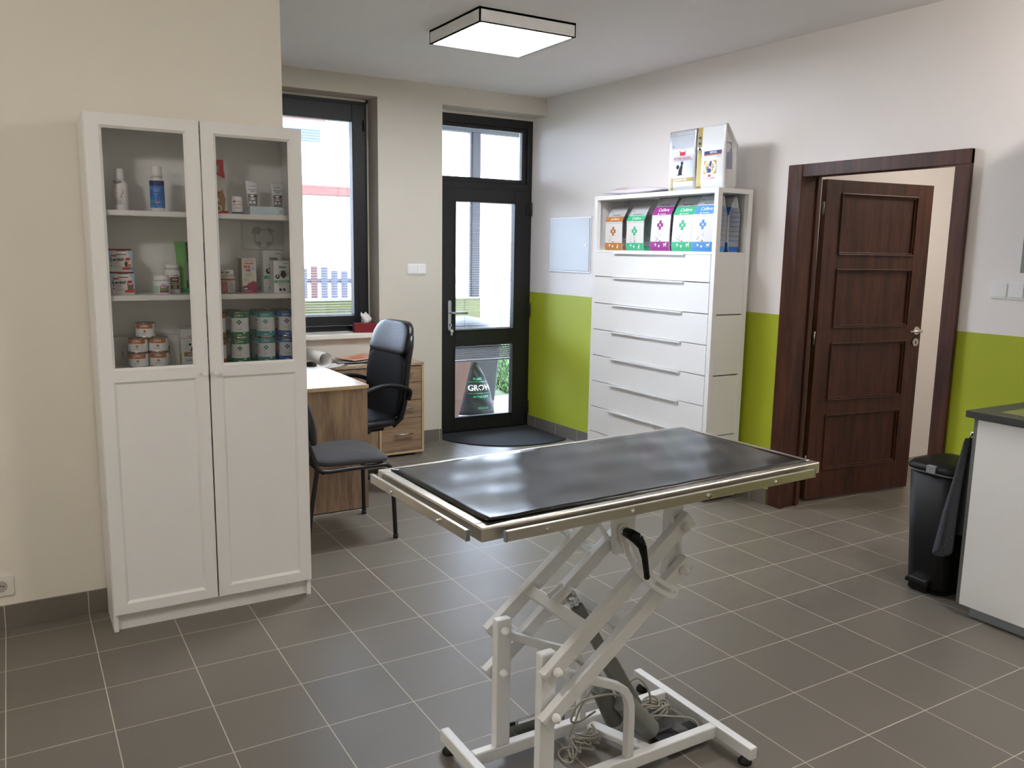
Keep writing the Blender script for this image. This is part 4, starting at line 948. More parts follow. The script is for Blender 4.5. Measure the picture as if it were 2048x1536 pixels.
bag('pet_food_bag', 'tall pet food bag with a blue band standing behind the front blue one', 3.832, 3.872, ZS, RZ, .178, .092, .335, BAGG, foodprint(.178, .335, BLUE, 'Hepatic'), 'bags in the open bay', side_stripes(.335, BLUE), tcurve=.66)
# cat food bags on top
w_, h_ = .25, .372
p = Print(); p.text('ROYAL CANIN', .0, h_*.520, .0155, RED, wid=.155, bold=.008); p.rect(-.095, h_*.505, .100, h_*.511, RED, 10); p.poly(CROWN, RED, (-.022, h_*.585), .048)
p.ring(0, h_*.375, .062, .0012, INKG); p.poly(CAT, INK, (-.048, h_*.26), .088); p.disc(-.036, h_*.40, .014, INK); p.rect(-.07, h_*.155, .115, h_*.215, GOLD, 10, 3); p.text('URINARY S/O', -.006, h_*.168, .0125, PWHITE, wid=.12, bold=.02)
p.rect(-.100, .004, -.080, h_*.225, GOLD, 2, 8); p.disc(-.085, h_*.75, .004, INK); p.ring(-.085, h_*.72, .012, .001, RED); p.rect(-.12, h_*.915, .12, h_*.920, INKG, 12); p.lines(-.1, -.06, h_*.935, h_*.95, 1, INKG, .2, False)
s1 = Print().rect(-.8, .01, .8, h_*.6, GOLD, 6, 8)
bag('cat_food_bag', 'glossy silver cat food bag with red lettering on the tall cabinet', 3.735, 4.118, ZT, RZ, w_, .095, h_, FOIL, p, None, s1, tcurve=.66, lean=-.040, front=True)
w_, h_ = .245, .372
p = Print(); p.rect(-w_/2+.003, .002, -w_/2+.042, h_*.985, GOLD, 4, 20); p.rect(-.058, h_*.545, .092, h_*.60, NAVY, 10, 2); p.text('RENAL', .022, h_*.558, .0135, PWHITE, wid=.062, bold=.01, shear=.15); p.rect(-.058, h_*.525, .092, h_*.545, ORNG, 10, 1); p.lines(.05, .09, h_*.49, h_*.51, 1, INKG, .2, False)
p.rect(-.055, h_*.235, .055, h_*.445, GOLD, 8, 4); p.disc(0, h_*.34, .052, PWHITE, 28, .042); p.poly(CAT, NAVY, (-.035, h_*.255), .072); p._a([(-.035+.006*math.cos(a_)+.02*(1-math.cos(a_)), h_*.27+.03*math.sin(a_)+.0) for a_ in [0, .6, 1.2, 1.8]]+[(-.029, h_*.27)], [(0, 1, 2, 3, 4)], NAVY)
p.text('ROYAL CANIN', -.004, h_*.155, .010, RED, wid=.095, bold=.008); p.poly(CROWN, RED, (-.012, h_*.19), .020); p.lines(-.05, .04, h_*.13, h_*.14, 1, INKG, .2, False)
for k in range(6): p.disc(-w_/2+.023, h_*(.60+.045*k), .011, INK if k % 2 else INKG, 12, .008)
s2 = Print()
for k in range(1): s2.rect(-.6, h_*.30, .4, h_*.72, mat('print_lilac', '9a9cb8', .5, noise=.03), 5, 2)
bag('cat_food_bag', 'silver cat food bag with a gold edge and navy cat on the tall cabinet', 3.725, 3.852, ZT, RZ, w_, .10, h_, FOILW, p, None, s2, tcurve=.66, lean=-.040, front=True)
# pillow-shaped bag lying flat on the cabinet
t = thing('flat_feed_bag', 'flat white bag with yellow sticker lying on the tall cabinet', 'bag', (3.762, 4.632, ZT))
mb = MB(); rings = []
for k in range(25):
    q = -1+2*k/24; yy = q*.355; hw = .095*(1-.10*q*q); th_ = .040*(1-abs(q)**2.4)+.0012
    rings.append([(hw*math.cos(a_), yy, .022+.012*max(0, q)**2+th_*math.sin(a_)*(1.0 if math.sin(a_) > 0 else .3)-.006*(1-q*q)) for a_ in [2*PI*i/24 for i in range(24)]])
mb.loops(rings); o = mb.build('bag_body', mat('lavender_film', 'd8d2dc', .3, noise=.02, bump=.1), t)
mb = MB(); mb.box(-.055, .075, -.24, .33, .0005, .010); mb.build('underside', INK, t, bevel=.004)
p = Print(); p.rect(-.07, .05, -.02, .20, mat('sticker_yellow', 'd8b048', .5, noise=.05), 6, 6); p.rect(-.065, .12, -.028, .18, INKG, 4, 4); p.build(t, lambda u, v, d: Vector((u, v, .016+.040*(1-abs(v/.355)**2.4)*math.sqrt(max(.05, 1-(u/.095)**2))+.006*(v/.355)**2+.012*max(0, v/.355)**2+.0012+d)))

# ------------------------------------------------------------------ distribution box, switches, outlet
t = thing('distribution_box_door', 'white flush metal box door on the wall left of the tall cabinet', 'wall box', (WX(5.64), 5.64, 1.59), math.atan(.031))
MB().box(-.008, .0, -.275, .275, -.22, .22).build('frame', mat('box_grey_white', 'd5d9de', .35, noise=.01), t, bevel=.002)
MB().box(-.013, -.008, -.262, .262, -.205, .205).build('door', mat('box_door', 'c6cacf', .4, noise=.01), t, bevel=.002)
mb = MB(); mb.cyl((-.013, -.225, .0), (-.018, -.225, .0), .009, n=16); mb.build('lock', WHITEP, t)
def switch(label, loc_, rz, k=2):
    t = thing('light_switch', label, 'light switch', loc_, rz); W_ = .0755*k+.006
    MB().prism(rrect(-W_/2, W_/2, -.041, .041, .010), lambda a_, b_: (a_, 0, b_), lambda a_, b_: (a_, -.009, b_)).build('plate', WHITEP, t, bevel=.002)
    for i in range(k):
        cx = (i-(k-1)/2)*.0745
        MB().prism(rrect(cx-.033, cx+.033, -.032, .032, .006), lambda a_, b_: (a_, -.0092, b_), lambda a_, b_: (a_, -.0145, b_)).build('rocker', WHITEP, t, bevel=.002)
    return t
switch('double white light switch between the window and the glazed door', (2.719, YB, 1.384), 0)
switch('double white light switch right of the brown door', (WX(2.185)-.0005, 2.190, 1.396), -PI/2+math.atan(.031))
t = thing('power_outlet', 'white wall outlet low on the cream wall at left', 'outlet', (-.114, YP, .182))
MB().prism(rrect(-.045, .045, -.042, .042, .010), lambda a_, b_: (a_, 0, b_), lambda a_, b_: (a_, -.010, b_)).build('plate', CREAMP, t, bevel=.002)
mb = MB(); rings = []
for r_, y_ in ((.030, -.0102), (.0275, -.0102), (.0275, -.0104+.0), (.021, -.004)): rings.append([(r_*math.cos(a_), y_, r_*math.sin(a_)) for a_ in [2*PI*i/28 for i in range(28)]])
mb = MB(); mb.cyl((0, -.010, 0), (0, -.0125, 0), .030, n=28); mb.build('ring', CREAMP, t)
mb = MB(); mb.cyl((0, -.0126, 0), (0, -.0129, 0), .0235, n=28); mb.build('socket_well', mat('socket_shade', 'b8b4a8', .4, noise=.02), t)
mb = MB(); mb.cyl((-.0095, -.013, 0), (-.0095, -.0135, 0), .003, n=12); mb.cyl((.0095, -.013, 0), (.0095, -.0135, 0), .003, n=12); mb.cyl((0, -.0135, .0025), (0, -.0132, .0025), .0025, n=12); mb.build('socket_holes', INK, t)

# ------------------------------------------------------------------ kitchen run on the right
KC = thing('base_cabinet', 'white base cabinet with grey side edge at the right picture edge', 'cabinet', (3.46, 1.6, 0))
def kl(p): return Vector((p.x-3.46, p.y-1.6, p.z))
MB(kl).box(3.47, 3.97, 1.962, 1.980, .055, .876).build('side_panel', GREYE, KC, bevel=.001)
MB(kl).box(3.478, 3.97, .70, 1.962, .075, .875).build('carcass', WHITE, KC)
for ya, yb_ in ((1.362, 1.958), (.76, 1.358)): MB(kl).box(3.459, 3.477, ya, yb_, .055, .872).build('cabinet_door', WHITE, KC, bevel=.0012)
MB(kl).box(3.497, 3.512, .70, 1.925, 0, .074).build('plinth', PLINTH, KC, bevel=.001)
MB(kl).box(3.49, 3.497, .70, 1.927, .004, .072).build('plinth_seal', PLINTH, KC)
WT = thing('worktop', 'dark grey laminate worktop on the white base cabinet', 'worktop', (3.44, 1.6, .878))
def wl(p): return Vector((p.x-3.44, p.y-1.6, p.z-.878))
mb = MB(wl); SX0, SX1, SY1, SY0 = 3.535, 3.885, 1.895, 1.10
mb.box(3.44, SX0, .70, 2.003, .878, .906); mb.box(SX1, 3.982, .70, 2.003, .878, .906); mb.box(SX0, SX1, SY1, 2.003, .878, .906); mb.box(SX0, SX1, .70, SY0, .878, .906)
mb.build('board', WTOP, WT, bevel=.0012)
SK = thing('sink', 'stainless drainer sink set into the dark worktop', 'sink', (3.71, 1.5, .906))
mb = MB(); mb.box(-.185, .185, -.41, .405, .0006, .003); mb.build('rim', STEEL, SK, bevel=.001)
mb = MB()
for k in range(7): mb.cyl((-.11+.037*k, .04, .003), (-.11+.037*k, .35, .003), .0045, n=10)
mb.build('drainer_ridge', STEEL, SK)
mb = MB(); mb.box(-.13, .13, -.36, -.02, -.0, .0032); mb.build('bowl', STEELD, SK)
# wall cabinet, only its end shows
WC = thing('wall_cabinet', 'white wall cabinet with grey edge cut off by the right picture edge', 'wall cabinet', (3.66, 1.6, 1.484))
mb = MB(); mb.box(.0, .315, .345, .363, 0, .70); mb.build('side_panel', GREYE, WC, bevel=.001)
mb = MB(); mb.box(.012, .315, -.60, .344, .006, .694); mb.build('carcass', WHITE, WC)
for ya in (-.13, -.60): MB().box(-.006, .0115, ya, ya+.466, .004, .698).build('cabinet_door', WHITE, WC, bevel=.0012)
# towel hanging on the cabinet end
t = thing('hand_towel', 'dark grey terry towel hanging from the base cabinet end', 'towel', (3.53, 1.981, .80))
mb = MB(); rows = []
NU = 26
for k in range(19):
    q = k/18; z = -.02-q*.50; out = []
    for i in range(NU+1):
        s_ = i/NU; spread = .05+.12*min(1, q*1.6); x = -.03+(s_-.55)*spread*.75
        fold = (.012+.030*q)*math.sin(s_*PI*3.2+.5)*(.4+.6*q)+.018+.072*q*(1-abs(2*s_-.7))**1 if True else 0
        y = max(.006, fold+.012); zz = z-(.055*math.cos((s_-.25)*5))*q*(.9)
        out.append((x, y, zz))
    rows.append(out)
vs = [p_ for r_ in rows for p_ in r_]; fs = [(j*(NU+1)+i, j*(NU+1)+i+1, (j+1)*(NU+1)+i+1, (j+1)*(NU+1)+i) for j in range(18) for i in range(NU)]
mb.add(vs, fs, 0, True); o = mb.build('cloth', TOWEL, t); sd = o.modifiers.new('th', 'SOLIDIFY'); sd.thickness = .009; sd.offset = 0; o.modifiers.new('s', 'SUBSURF').render_levels = 1
mb = MB(); mb.tube([(-.03, .03, -.03), (-.035, .02, .0), (-.035, .008, .01), (-.03, .02, -.01)], .003, 8); mb.cyl((-.035, 0, .005), (-.035, .02, .005), .006, n=12); mb.build('hook', CHROME, t)
# pedal bin
t = thing('pedal_bin', 'black pedal bin standing beside the base cabinet', 'bin', (3.678, 2.185, 0)); 
def br(x0_, x1_, y0_, y1_, r_, z): return [(a_, b_, z) for a_, b_ in rrect(x0_, x1_, y0_, y1_, r_, 6)]
rings = [br(-.105, .115, -.085, .108, .05, .012), br(-.113, .12, -.09, .112, .055, .03), br(-.160, .145, -.125, .122, .062, .575)]
mb = MB(); mb.loops(rings); mb.build('body', BLACKP, t)
mb = MB(); mb.loops([br(-.163, .148, -.128, .125, .063, .576), br(-.166, .150, -.130, .127, .064, .579), br(-.166, .150, -.130, .127, .064, .584)]); mb.build('rim', mat('bin_rim_grey', '7c7f82', .4, noise=.03), t)
mb = MB(); mb.loops([br(-.168, .152, -.132, .129, .064, .585), br(-.170, .154, -.134, .131, .064, .600), br(-.150, .135, -.118, .115, .055, .618), br(-.09, .08, -.07, .07, .03, .624)]); mb.build('lid', BLACKP, t)
mb = MB(); mb.prism(rrect(-.022, .022, -.016, .016, .004), lambda a_, b_: (-.172, a_-.01, .598+b_), lambda a_, b_: (-.1695, a_-.01, .598+b_)); mb.box(-.171, -.135, -.030, .010, .600, .616); mb.build('latch', mat('bin_latch_grey', '8a8d90', .4, noise=.03), t, bevel=.002)
mb = MB(); mb.prism(rrect(-.03, .085, -.016, .016, .008), lambda a_, b_: (-.095, a_, .050+b_*.8), lambda a_, b_: (-.142, a_, .046+b_*.6)); mb.box(-.13, -.08, -.02, .075, .006, .032); pd = mb.build('pedal', BLACKP, t, bevel=.004)
mb = MB(); mb.prism(rrect(-.018, .072, -.014, .018, .006), lambda a_, b_: (-.125+b_, a_, .0605), lambda a_, b_: (-.125+b_, a_, .063)); mb.build('pedal_pad', ALU, pd)
mb = MB(); mb.loops([br(-.10, .11, -.08, .10, .05, 0), br(-.105, .115, -.085, .105, .05, .012)]); mb.build('foot_ring', BLACKP, t)

# ------------------------------------------------------------------ desk
DK = thing('desk', 'oak-look desk with panel end behind the glass-door cabinet', 'desk', (1.42, 5.1, 0))
def dl(p): return Vector((p.x-1.42, p.y-5.1, p.z))
MB(dl).box(1.07, 1.771, 4.598, 5.62, .728, .750).build('desktop', OAKT, DK, bevel=.001)
MB(dl).box(1.075, 1.764, 4.603, 4.621, .006, .728).build('side_panel', OAKV, DK, bevel=.001)
MB(dl).box(1.075, 1.764, 5.595, 5.613, .006, .728).build('side_panel', OAKV, DK, bevel=.001)
MB(dl).box(1.16, 1.178, 4.621, 5.595, .25, .728).build('modesty_panel', OAKH, DK, bevel=.001)
mb = MB(dl)
for y in (4.605, 5.597):
    for x in (1.10, 1.73): mb.box(x, x+.02, y, y+.014, 0, .006)
mb.build_each('glide', BLACKP, DK)
MB(dl).box(1.07, 1.7715, 4.5972, 4.598, .7285, .7495).build('edge_band', OAKE, DK)
# computer mouse
t = thing('computer_mouse', 'black computer mouse on the desktop edge near the window', 'mouse', (1.70, 5.50, .750), R(-55))
rings = []
for k in range(9):
    q = k/8*PI/2; rings.append([(.055*math.cos(q)*math.cos(a_), .032*math.cos(q)*math.sin(a_), .0+.034*math.sin(q)) for a_ in [2*PI*i/20 for i in range(20)]])
MB().loops(rings).build('shell', BLACKP, t); mb = MB(); mb.lathe([(.0, .031), (.004, .036), (0, .038)], (.02, 0, 0), 10); mb.build('wheel', INKG, t)
# low drawer unit along the back wall
DU = thing('drawer_unit', 'oak-look low unit with four drawers below the window', 'drawer unit', (2.0, 5.67, 0))
def ul(p): return Vector((p.x-2.0, p.y-5.67, p.z))
mb = MB(ul)
MB(ul).box(1.20, 2.622, 5.664, 6.0, .685, .704).build('top_board', OAKT, DU, bevel=.001)
mb = MB(ul); mb.box(2.604, 2.622, 5.668, 6.0, .02, .685); mb.box(2.262, 2.280, 5.668, 6.0, .02, .685); mb.box(1.20, 1.218, 5.668, 6.0, .02, .685); mb.box(1.218, 2.604, 5.675, 6.0, .02, .038); mb.box(1.218, 2.604, 5.985, 5.998, .038, .685); mb.build('carcass', OAKV, DU, bevel=.001)
mb = MB(ul); mb.box(2.262, 2.622, 5.6665, 5.668, .02, .038); mb.box(2.604, 2.622, 5.6665, 5.668, .038, .685); mb.box(2.262, 2.280, 5.6665, 5.668, .038, .685); mb.build('edge_band', OAKE, DU)
zs = [.040, .292, .428, .560, .682]
for i in range(4):
    z0, z1 = zs[i], zs[i+1]-.004
    d_ = MB(ul).box(2.283, 2.601, 5.670, 5.97, z0, z1).build('drawer', OAKH, DU, bevel=.001)
    zh = (z0+z1)/2+.01 if i else .17
    mb = MB(ul); xa, xb = (2.375, 2.525) if i == 0 else (2.40, 2.525)
    mb.cyl((xa, 5.648, zh), (xb, 5.648, zh), .0055, n=10); mb.cyl((xa+.02, 5.648, zh), (xa+.02, 5.67, zh), .004, n=8); mb.cyl((xb-.02, 5.648, zh), (xb-.02, 5.67, zh), .004, n=8); mb.build('handle', ALU, d_)
for xa, xb in ((1.90, 2.258), (1.56, 1.896), (1.222, 1.556)): MB(ul).box(xa, xb, 5.672, 5.69, .040, .680).build('cabinet_door', OAKV, DU, bevel=.001)
mb = MB(ul)
for x in (1.23, 2.27, 2.56):
    for y in (5.69, 5.93): mb.box(x, x+.05, y, y+.05, 0, .02)
mb.build_each('foot', mat('foot_grey', '8e8e8c', .5, noise=.05), DU)
# rolled sheet, papers
t = thing('paper_roll', 'rolled up sheet of paper lying on the low unit', 'paper roll', (1.86, 5.80, .704), R(8))
mb = MB(); n = 26; pts = []
for k in range(n+9): a_ = 2*PI*k/n; rr = .052-.00022*k; pts.append((rr*math.cos(a_), rr*math.sin(a_)+.053))
vs = [(x, y_, z) for y_ in (-.11, .18) for x, z in pts]; N_ = len(pts)
mb.add(vs, [(i, i+1, N_+i+1, N_+i) for i in range(N_-1)], 0, True); o = mb.build('sheet', PAPER, t, recalc=False); sd = o.modifiers.new('t', 'SOLIDIFY'); sd.thickness = .0006
def sheet_stack(x, y, z, rz, w, d_, m, label, th=.006, cat_='magazine', pr=None):
    t = thing('magazine', label, cat_, (x, y, z), rz, 'papers on the low unit')
    mb = MB(); nx_ = 10; top = [(-w/2+w*i/nx_, th+.010*(i/nx_)**4) for i in range(nx_+1)]
    vs = []
    for y_ in (-d_/2, d_/2):
        for x_, z_ in top: vs.append((x_, y_, z_))
        for x_, z_ in top: vs.append((x_, y_, z_-th+.0002))
    M_ = nx_+1; fs = []
    for i in range(nx_): fs += [(i, i+1, 2*M_+i+1, 2*M_+i), (M_+i, 3*M_+i, 3*M_+i+1, M_+i+1), (i, M_+i, M_+i+1, i+1), (2*M_+i, 2*M_+i+1, 3*M_+i+1, 3*M_+i)]
    fs += [(0, 2*M_, 3*M_, M_), (nx_, M_+nx_, 3*M_+nx_, 2*M_+nx_)]
    mb.add(vs, fs, 0); mb.build('pages', m, t)
    if pr: pr.build(t, lambda u, v, d: Vector((u, v, th+.010*max(0, (u/w+.5))**4+d+.0003)), name='cover_print')
    return t
NEWS = mat('newsprint', 'cfc9bf', .75, noise=.12, nscale=60); COV = mat('cover_peach', 'dcae94', .5, noise=.2, nscale=14); COV2 = mat('cover_grey', '9a9794', .5, noise=.2, nscale=30)
sheet_stack(2.16, 5.83, .704, R(12), .30, .22, NEWS, 'newspaper at the bottom of the pile on the low unit')
sheet_stack(2.13, 5.82, .721, R(-6), .28, .21, COV2, 'grey magazine in the middle of the pile on the low unit')
p = Print(); p.rect(-.10, -.08, .02, .03, ORNG, 4, 3); p.rect(-.02, -.02, .09, .08, mat('print_salmon', 'd98a70', .5, noise=.1), 5, 4)
sheet_stack(2.17, 5.84, .738, R(22), .27, .20, COV, 'peach coloured magazine on top of the pile on the low unit', pr=p)
sheet_stack(1.925, 5.72, .704, R(30), .16, .11, PAPER, 'small folded leaflet beside the rolled paper', .004, 'leaflet')
# tissue box
t = thing('tissue_box', 'dark red tissue box with a white tissue on the window sill', 'tissue box', (2.312, 6.068, .905), R(-12))
MB().box(-.085, .085, -.055, .055, 0, .068).build('box', mat('box_dark_red', '7e1620', .5, noise=.25, nscale=40), t, bevel=.002)
mb = MB(); rings = []
for k in range(8):
    q = k/7; rr = .012+.030*math.sin(q*PI*.75+.3)*(1-q*.55); rings.append([((rr*(1+.35*math.sin(3*a_+q*3)))*math.cos(a_)+.008*math.sin(q*5), (rr*.6*(1+.3*math.cos(4*a_)))*math.sin(a_), .066+.075*q+.012*math.sin(2*a_+1)*q) for a_ in [2*PI*i/22 for i in range(22)]])
mb.loops(rings); mb.build('tissue', mat('tissue_white', 'e4e2de', .9, noise=.03, bump=.3, nscale=60), t)

# ------------------------------------------------------------------ office chair
OC = thing('office_chair', 'black high-back office chair with loop armrests at the desk', 'chair', (1.93, 5.02, 0), R(8))
# local: chair faces -x, y across
mb = MB(); rings = []
prof = [(.10, .47, .18), (.125, .50, .205), (.135, .60, .225), (.150, .75, .238), (.178, .93, .236), (.205, 1.0, .225), (.222, 1.06, .195), (.226, 1.082, .14)]
def backring(x, z, hw, t_, inset=0):
    out = []
    for i in range(24):
        a_ = 2*PI*i/24; c_, s_ = math.cos(a_), math.sin(a_)
        yy = hw*abs(s_)**.45*(1 if s_ >= 0 else -1); xx = t_/2*abs(c_)**.6*(1 if c_ >= 0 else -1)
        out.append((x+xx+.02*(yy/.24)**2*-1, yy, z))
    return out
MB().loops([backring(x, z, hw, .062) for x, z, hw in prof[:5]]).build('backrest', MESHF, OC, sub=1)
MB().loops([backring(x, z, hw, .068) for x, z, hw in [(.171, .872, .236), (.175, .90, .240), (.198, .98, .234), (.214, 1.035, .215), (.222, 1.068, .175), (.226, 1.084, .12)]]).build('head_pad', LEATH, OC, sub=1)
mb = MB()
for s_ in (-1, 1): mb.tube([(.190, s_*.215, 1.0), (.178, s_*.224, .93), (.160, s_*.228, .85), (.142, s_*.228, .70), (.132, s_*.225, .58), (.115, s_*.205, .48), (.07, s_*.18, .43)], .020, 10)
mb.build_each('back_rim', LEATH, OC)
rings = []
for z, k_ in ((.425, .86), (.435, .97), (.455, 1), (.475, .98), (.487, .86), (.490, .5)):
    rings.append([(-.10+k_*.235*abs(math.cos(a_))**.5*(1 if math.cos(a_) >= 0 else -1), k_*.235*abs(math.sin(a_))**.5*(1 if math.sin(a_) >= 0 else -1), z+.006*math.cos(a_)) for a_ in [2*PI*i/32 for i in range(32)]])
MB().loops(rings).build('seat', LEATH, OC, sub=1)
MB().box(-.26, .06, -.10, .10, .385, .425).build('seat_mechanism', BLACKP, OC, bevel=.01)
for s_ in (-1, 1):
    mb = MB(); mb.tube(cable([(.145, s_*.252, .60), (.15, s_*.262, .655), (.10, s_*.265, .685), (-.0, s_*.265, .705), (-.10, s_*.265, .695), (-.19, s_*.262, .655), (-.22, s_*.255, .58), (-.20, s_*.245, .48), (-.12, s_*.22, .42)], n=6), .0145, 10); mb.build('armrest', BLACKP, OC)
mb = MB(); mb.cyl((-.1, 0, .10), (-.1, 0, .39), .025, n=18); mb.cyl((-.1, 0, .06), (-.1, 0, .22), .034, n=18); mb.build('gas_lift', BLACKM, OC)
for k in range(5):
    a_ = 2*PI*k/5+.35; c_, s_ = math.cos(a_), math.sin(a_)
    mb = MB(); mb.bar((-.1, 0, .10), (-.1+.29*c_, .29*s_, .065), .045, .028); lg = mb.build('base_leg', BLACKP, OC, bevel=.006)
    mb = MB(); x_, y_ = -.1+.29*c_, .29*s_
    for e in (-.016, .016): mb.cyl((x_-s_*(e-.008), y_+c_*(e-.008), .026), (x_-s_*(e+.008), y_+c_*(e+.008), .026), .026, n=18)
    mb.cyl((x_, y_, .03), (x_, y_, .06), .008, n=10); mb.build('caster', BLACKP, lg)

# ------------------------------------------------------------------ visitor chair
VC = thing('visitor_chair', 'grey upholstered visitor chair on black tubular legs beside the cabinet', 'chair', (1.47, 4.27, 0))
# faces +x
def vl(p): return Vector((p.x-1.47, p.y-4.27, p.z))
rings = []
for z, k_ in ((.418, .90), (.426, .98), (.442, 1), (.458, .97), (.468, .84), (.472, .5)):
    ring = []
    for a_ in [2*PI*i/36 for i in range(36)]:
        c_, s_ = math.cos(a_), math.sin(a_)
        xx = k_*.215*abs(c_)**.42*(1 if c_ >= 0 else -1); yy = k_*(.232-.02*(1 if c_ < 0 else 0))*abs(s_)**.42*(1 if s_ >= 0 else -1)
        ring.append((.012+xx, yy, z-.010*max(0, c_)**2+.012*(-c_ if c_ < 0 else 0)*.5))
    rings.append(ring)
MB().loops(rings).build('seat', GREYF, VC, sub=1)
rings = []
for q in [i/8 for i in range(9)]:
    z = .525+.29*q; hw = .205*(.80+.45*math.sin(PI*min(1, q*.9+.1))*.5); x_ = -.205-.055*q
    ring = []
    for a_ in [2*PI*i/24 for i in range(24)]:
        c_, s_ = math.cos(a_), math.sin(a_); tk = .024*(.6+.4*math.sin(PI*(q*.8+.1)))
        yy = hw*abs(s_)**.5*(1 if s_ >= 0 else -1); ring.append((x_+tk*c_+.03*(yy/.2)**2, yy, z))
    rings.append(ring)
MB().loops(rings).build('backrest', GREYF, VC, sub=1)
mb = MB()
for s_ in (-1, 1):
    y_ = s_*.215
    pts = cable([(.228, y_*1.10, .0), (.222, y_*1.06, .20), (.214, y_*1.02, .36), (.195, y_, .402), (.15, y_, .408), (.0, y_, .408), (-.15, y_, .408), (-.195, y_*.98, .44), (-.215, y_*.95, .50)], n=6)
    MB().tube(pts, .0115, 10).build('leg', BLACKM, VC)
    pts = cable([(-.255, y_*1.08, .0), (-.225, y_*1.02, .22), (-.20, y_*.99, .36), (-.19, y_*.97, .43), (-.215, y_*.93, .52), (-.235, y_*.80, .60), (-.245, y_*.5, .64)], n=6)
    MB().tube(pts, .0115, 10).build('leg', BLACKM, VC)
mb = MB(); mb.tube([(.18, -.215, .403), (.18, .215, .403)], .010, 10); mb.tube([(-.16, -.215, .403), (-.16, .215, .403)], .010, 10); mb.build('crossbar', BLACKM, VC)
for x_, y_ in ((.228, .2365), (.228, -.2365), (-.255, .232), (-.255, -.232)): MB().cyl((x_, y_, 0), (x_, y_, .022), .014, n=14).build('leg_cap', RUBBER, VC)

# ------------------------------------------------------------------ door mat
pts = []
cx_, cy_, r_ = 3.60, 6.16, .66
for k in range(31):
    a_ = R(192+ (300-192)*k/30); x_ = cx_+r_*math.cos(a_); y_ = cy_+r_*math.sin(a_)*.98
    pts.append((min(x_, 3.868), y_))
pts = [(max(p_[0], 2.955), p_[1]) for p_ in pts]
pts += [(3.868, 5.60), (3.868, 6.185), (2.96, 6.185), (2.96, 6.03)]
mb = MB(); mb.prism(pts, lambda a_, b_: (a_-3.45, b_-5.9, 0), lambda a_, b_: (a_-3.45, b_-5.9, .009))
tag(mb.build('door_mat', MATM, loc=(3.45, 5.9, 0)), 'dark half-round doormat in front of the glazed door', 'doormat')

# ------------------------------------------------------------------ outside
GRASS = mat('lawn', '38452a', .95, noise=.5, nscale=9, bump=.6); PAVE = mat('concrete_paving', 'b9b5ac', .85, noise=.06, nscale=6, bump=.2)
SOIL = mat('soil', '5c5042', .95, noise=.4, nscale=14, bump=.8)
tag(MB().box(-14, 20, 6.42, 7.86, -.25, -.05).build('terrace', PAVE), 'pale concrete paving outside the glazed door', 'paving', kind='structure')
tag(MB().box(-14, 20, 7.86, 60, -.25, -.08).build('lawn', GRASS), 'lawn ground beyond the paving', 'lawn', kind='structure')
mb = MB(); pts = [(-2, 7.862)]+[(-2+.25*i, 7.95+.07*math.sin(i*1.7)+.05*math.sin(i*.61)) for i in range(45)]+[(9, 7.862)]
mb.prism(pts, lambda a_, b_: (a_, b_, -.08), lambda a_, b_: (a_, b_, -.065)); tag(mb.build('soil_edge', SOIL), 'bare soil strip along the paving edge', 'soil', kind='stuff')
mb = MB(); gm = [mat('grass_blade_a', '35521f', .7, noise=.1), mat('grass_blade_b', '4f6c36', .7, noise=.1), mat('grass_blade_c', '233a17', .7, noise=.1)]
rg = random.Random(3)
for k in range(5200):
    x_ = 4.8+rg.random()*2.9; y_ = 8.12+rg.random()**1.5*4.1; h_ = .03+.07*rg.random(); a_ = rg.random()*PI; w_ = .006+.012*rg.random(); lx, ly = rg.uniform(-.04, .04), rg.uniform(-.04, .04)
    c_, s_ = math.cos(a_)*w_, math.sin(a_)*w_
    mb.add([(x_-c_, y_-s_, -.08), (x_+c_, y_+s_, -.08), (x_+lx*.5+c_*.8, y_+ly*.5+s_*.8, -.08+h_*.6), (x_+lx, y_+ly, -.08+h_), (x_+lx*.5-c_*.8, y_+ly*.5-s_*.8, -.08+h_*.6)], [(0, 1, 2, 3, 4)], rg.randrange(3))
tag(mb.build('grass', gm, recalc=False), 'green grass tufts seen through the lower door pane', 'grass', kind='stuff')
# low green parapet with post and beam
t = thing('porch_parapet', 'low yellow-green garden wall outside', 'garden wall', (0, 8.4, -.08))
MB().box(-6, 4.59, 0, .15, 0, 1.07).build('wall', mat('render_lime', '62643a', .8, noise=.03), t); MB().box(-6.02, 4.60, -.015, .165, 1.07, 1.09).build('coping', mat('coping_grey', '9aa090', .7, noise=.05), t, bevel=.004)
t = thing('porch_post', 'dark grey porch post standing on the garden wall', 'post', (4.535, 8.46, 1.01)); PG = mat('porch_grey', '2a282c', .6, noise=.05)
MB().box(-.05, .05, -.05, .05, 0, 1.80).build('post', PG, t, bevel=.004); MB().box(-.075, -.051, -.03, .03, 0, 1.80).build('downpipe', mat('pipe_grey', '5e5c66', .5, noise=.03), t)
t = thing('porch_roof', 'flat porch roof slab over the paving outside', 'porch roof', (3.0, 7.45, 3.04))
MB().box(-5, 3.5, -1.03, 1.1, 0, .12).build('slab', mat('porch_soffit', 'b8b4ae', .8, noise=.05), t)
t = thing('porch_beam', 'dark porch roof beam above the garden wall', 'beam', (3.0, 8.46, 2.81)); MB().box(-7, 3.6, -.06, .06, 0, .22).build('beam', PG, t, bevel=.004)
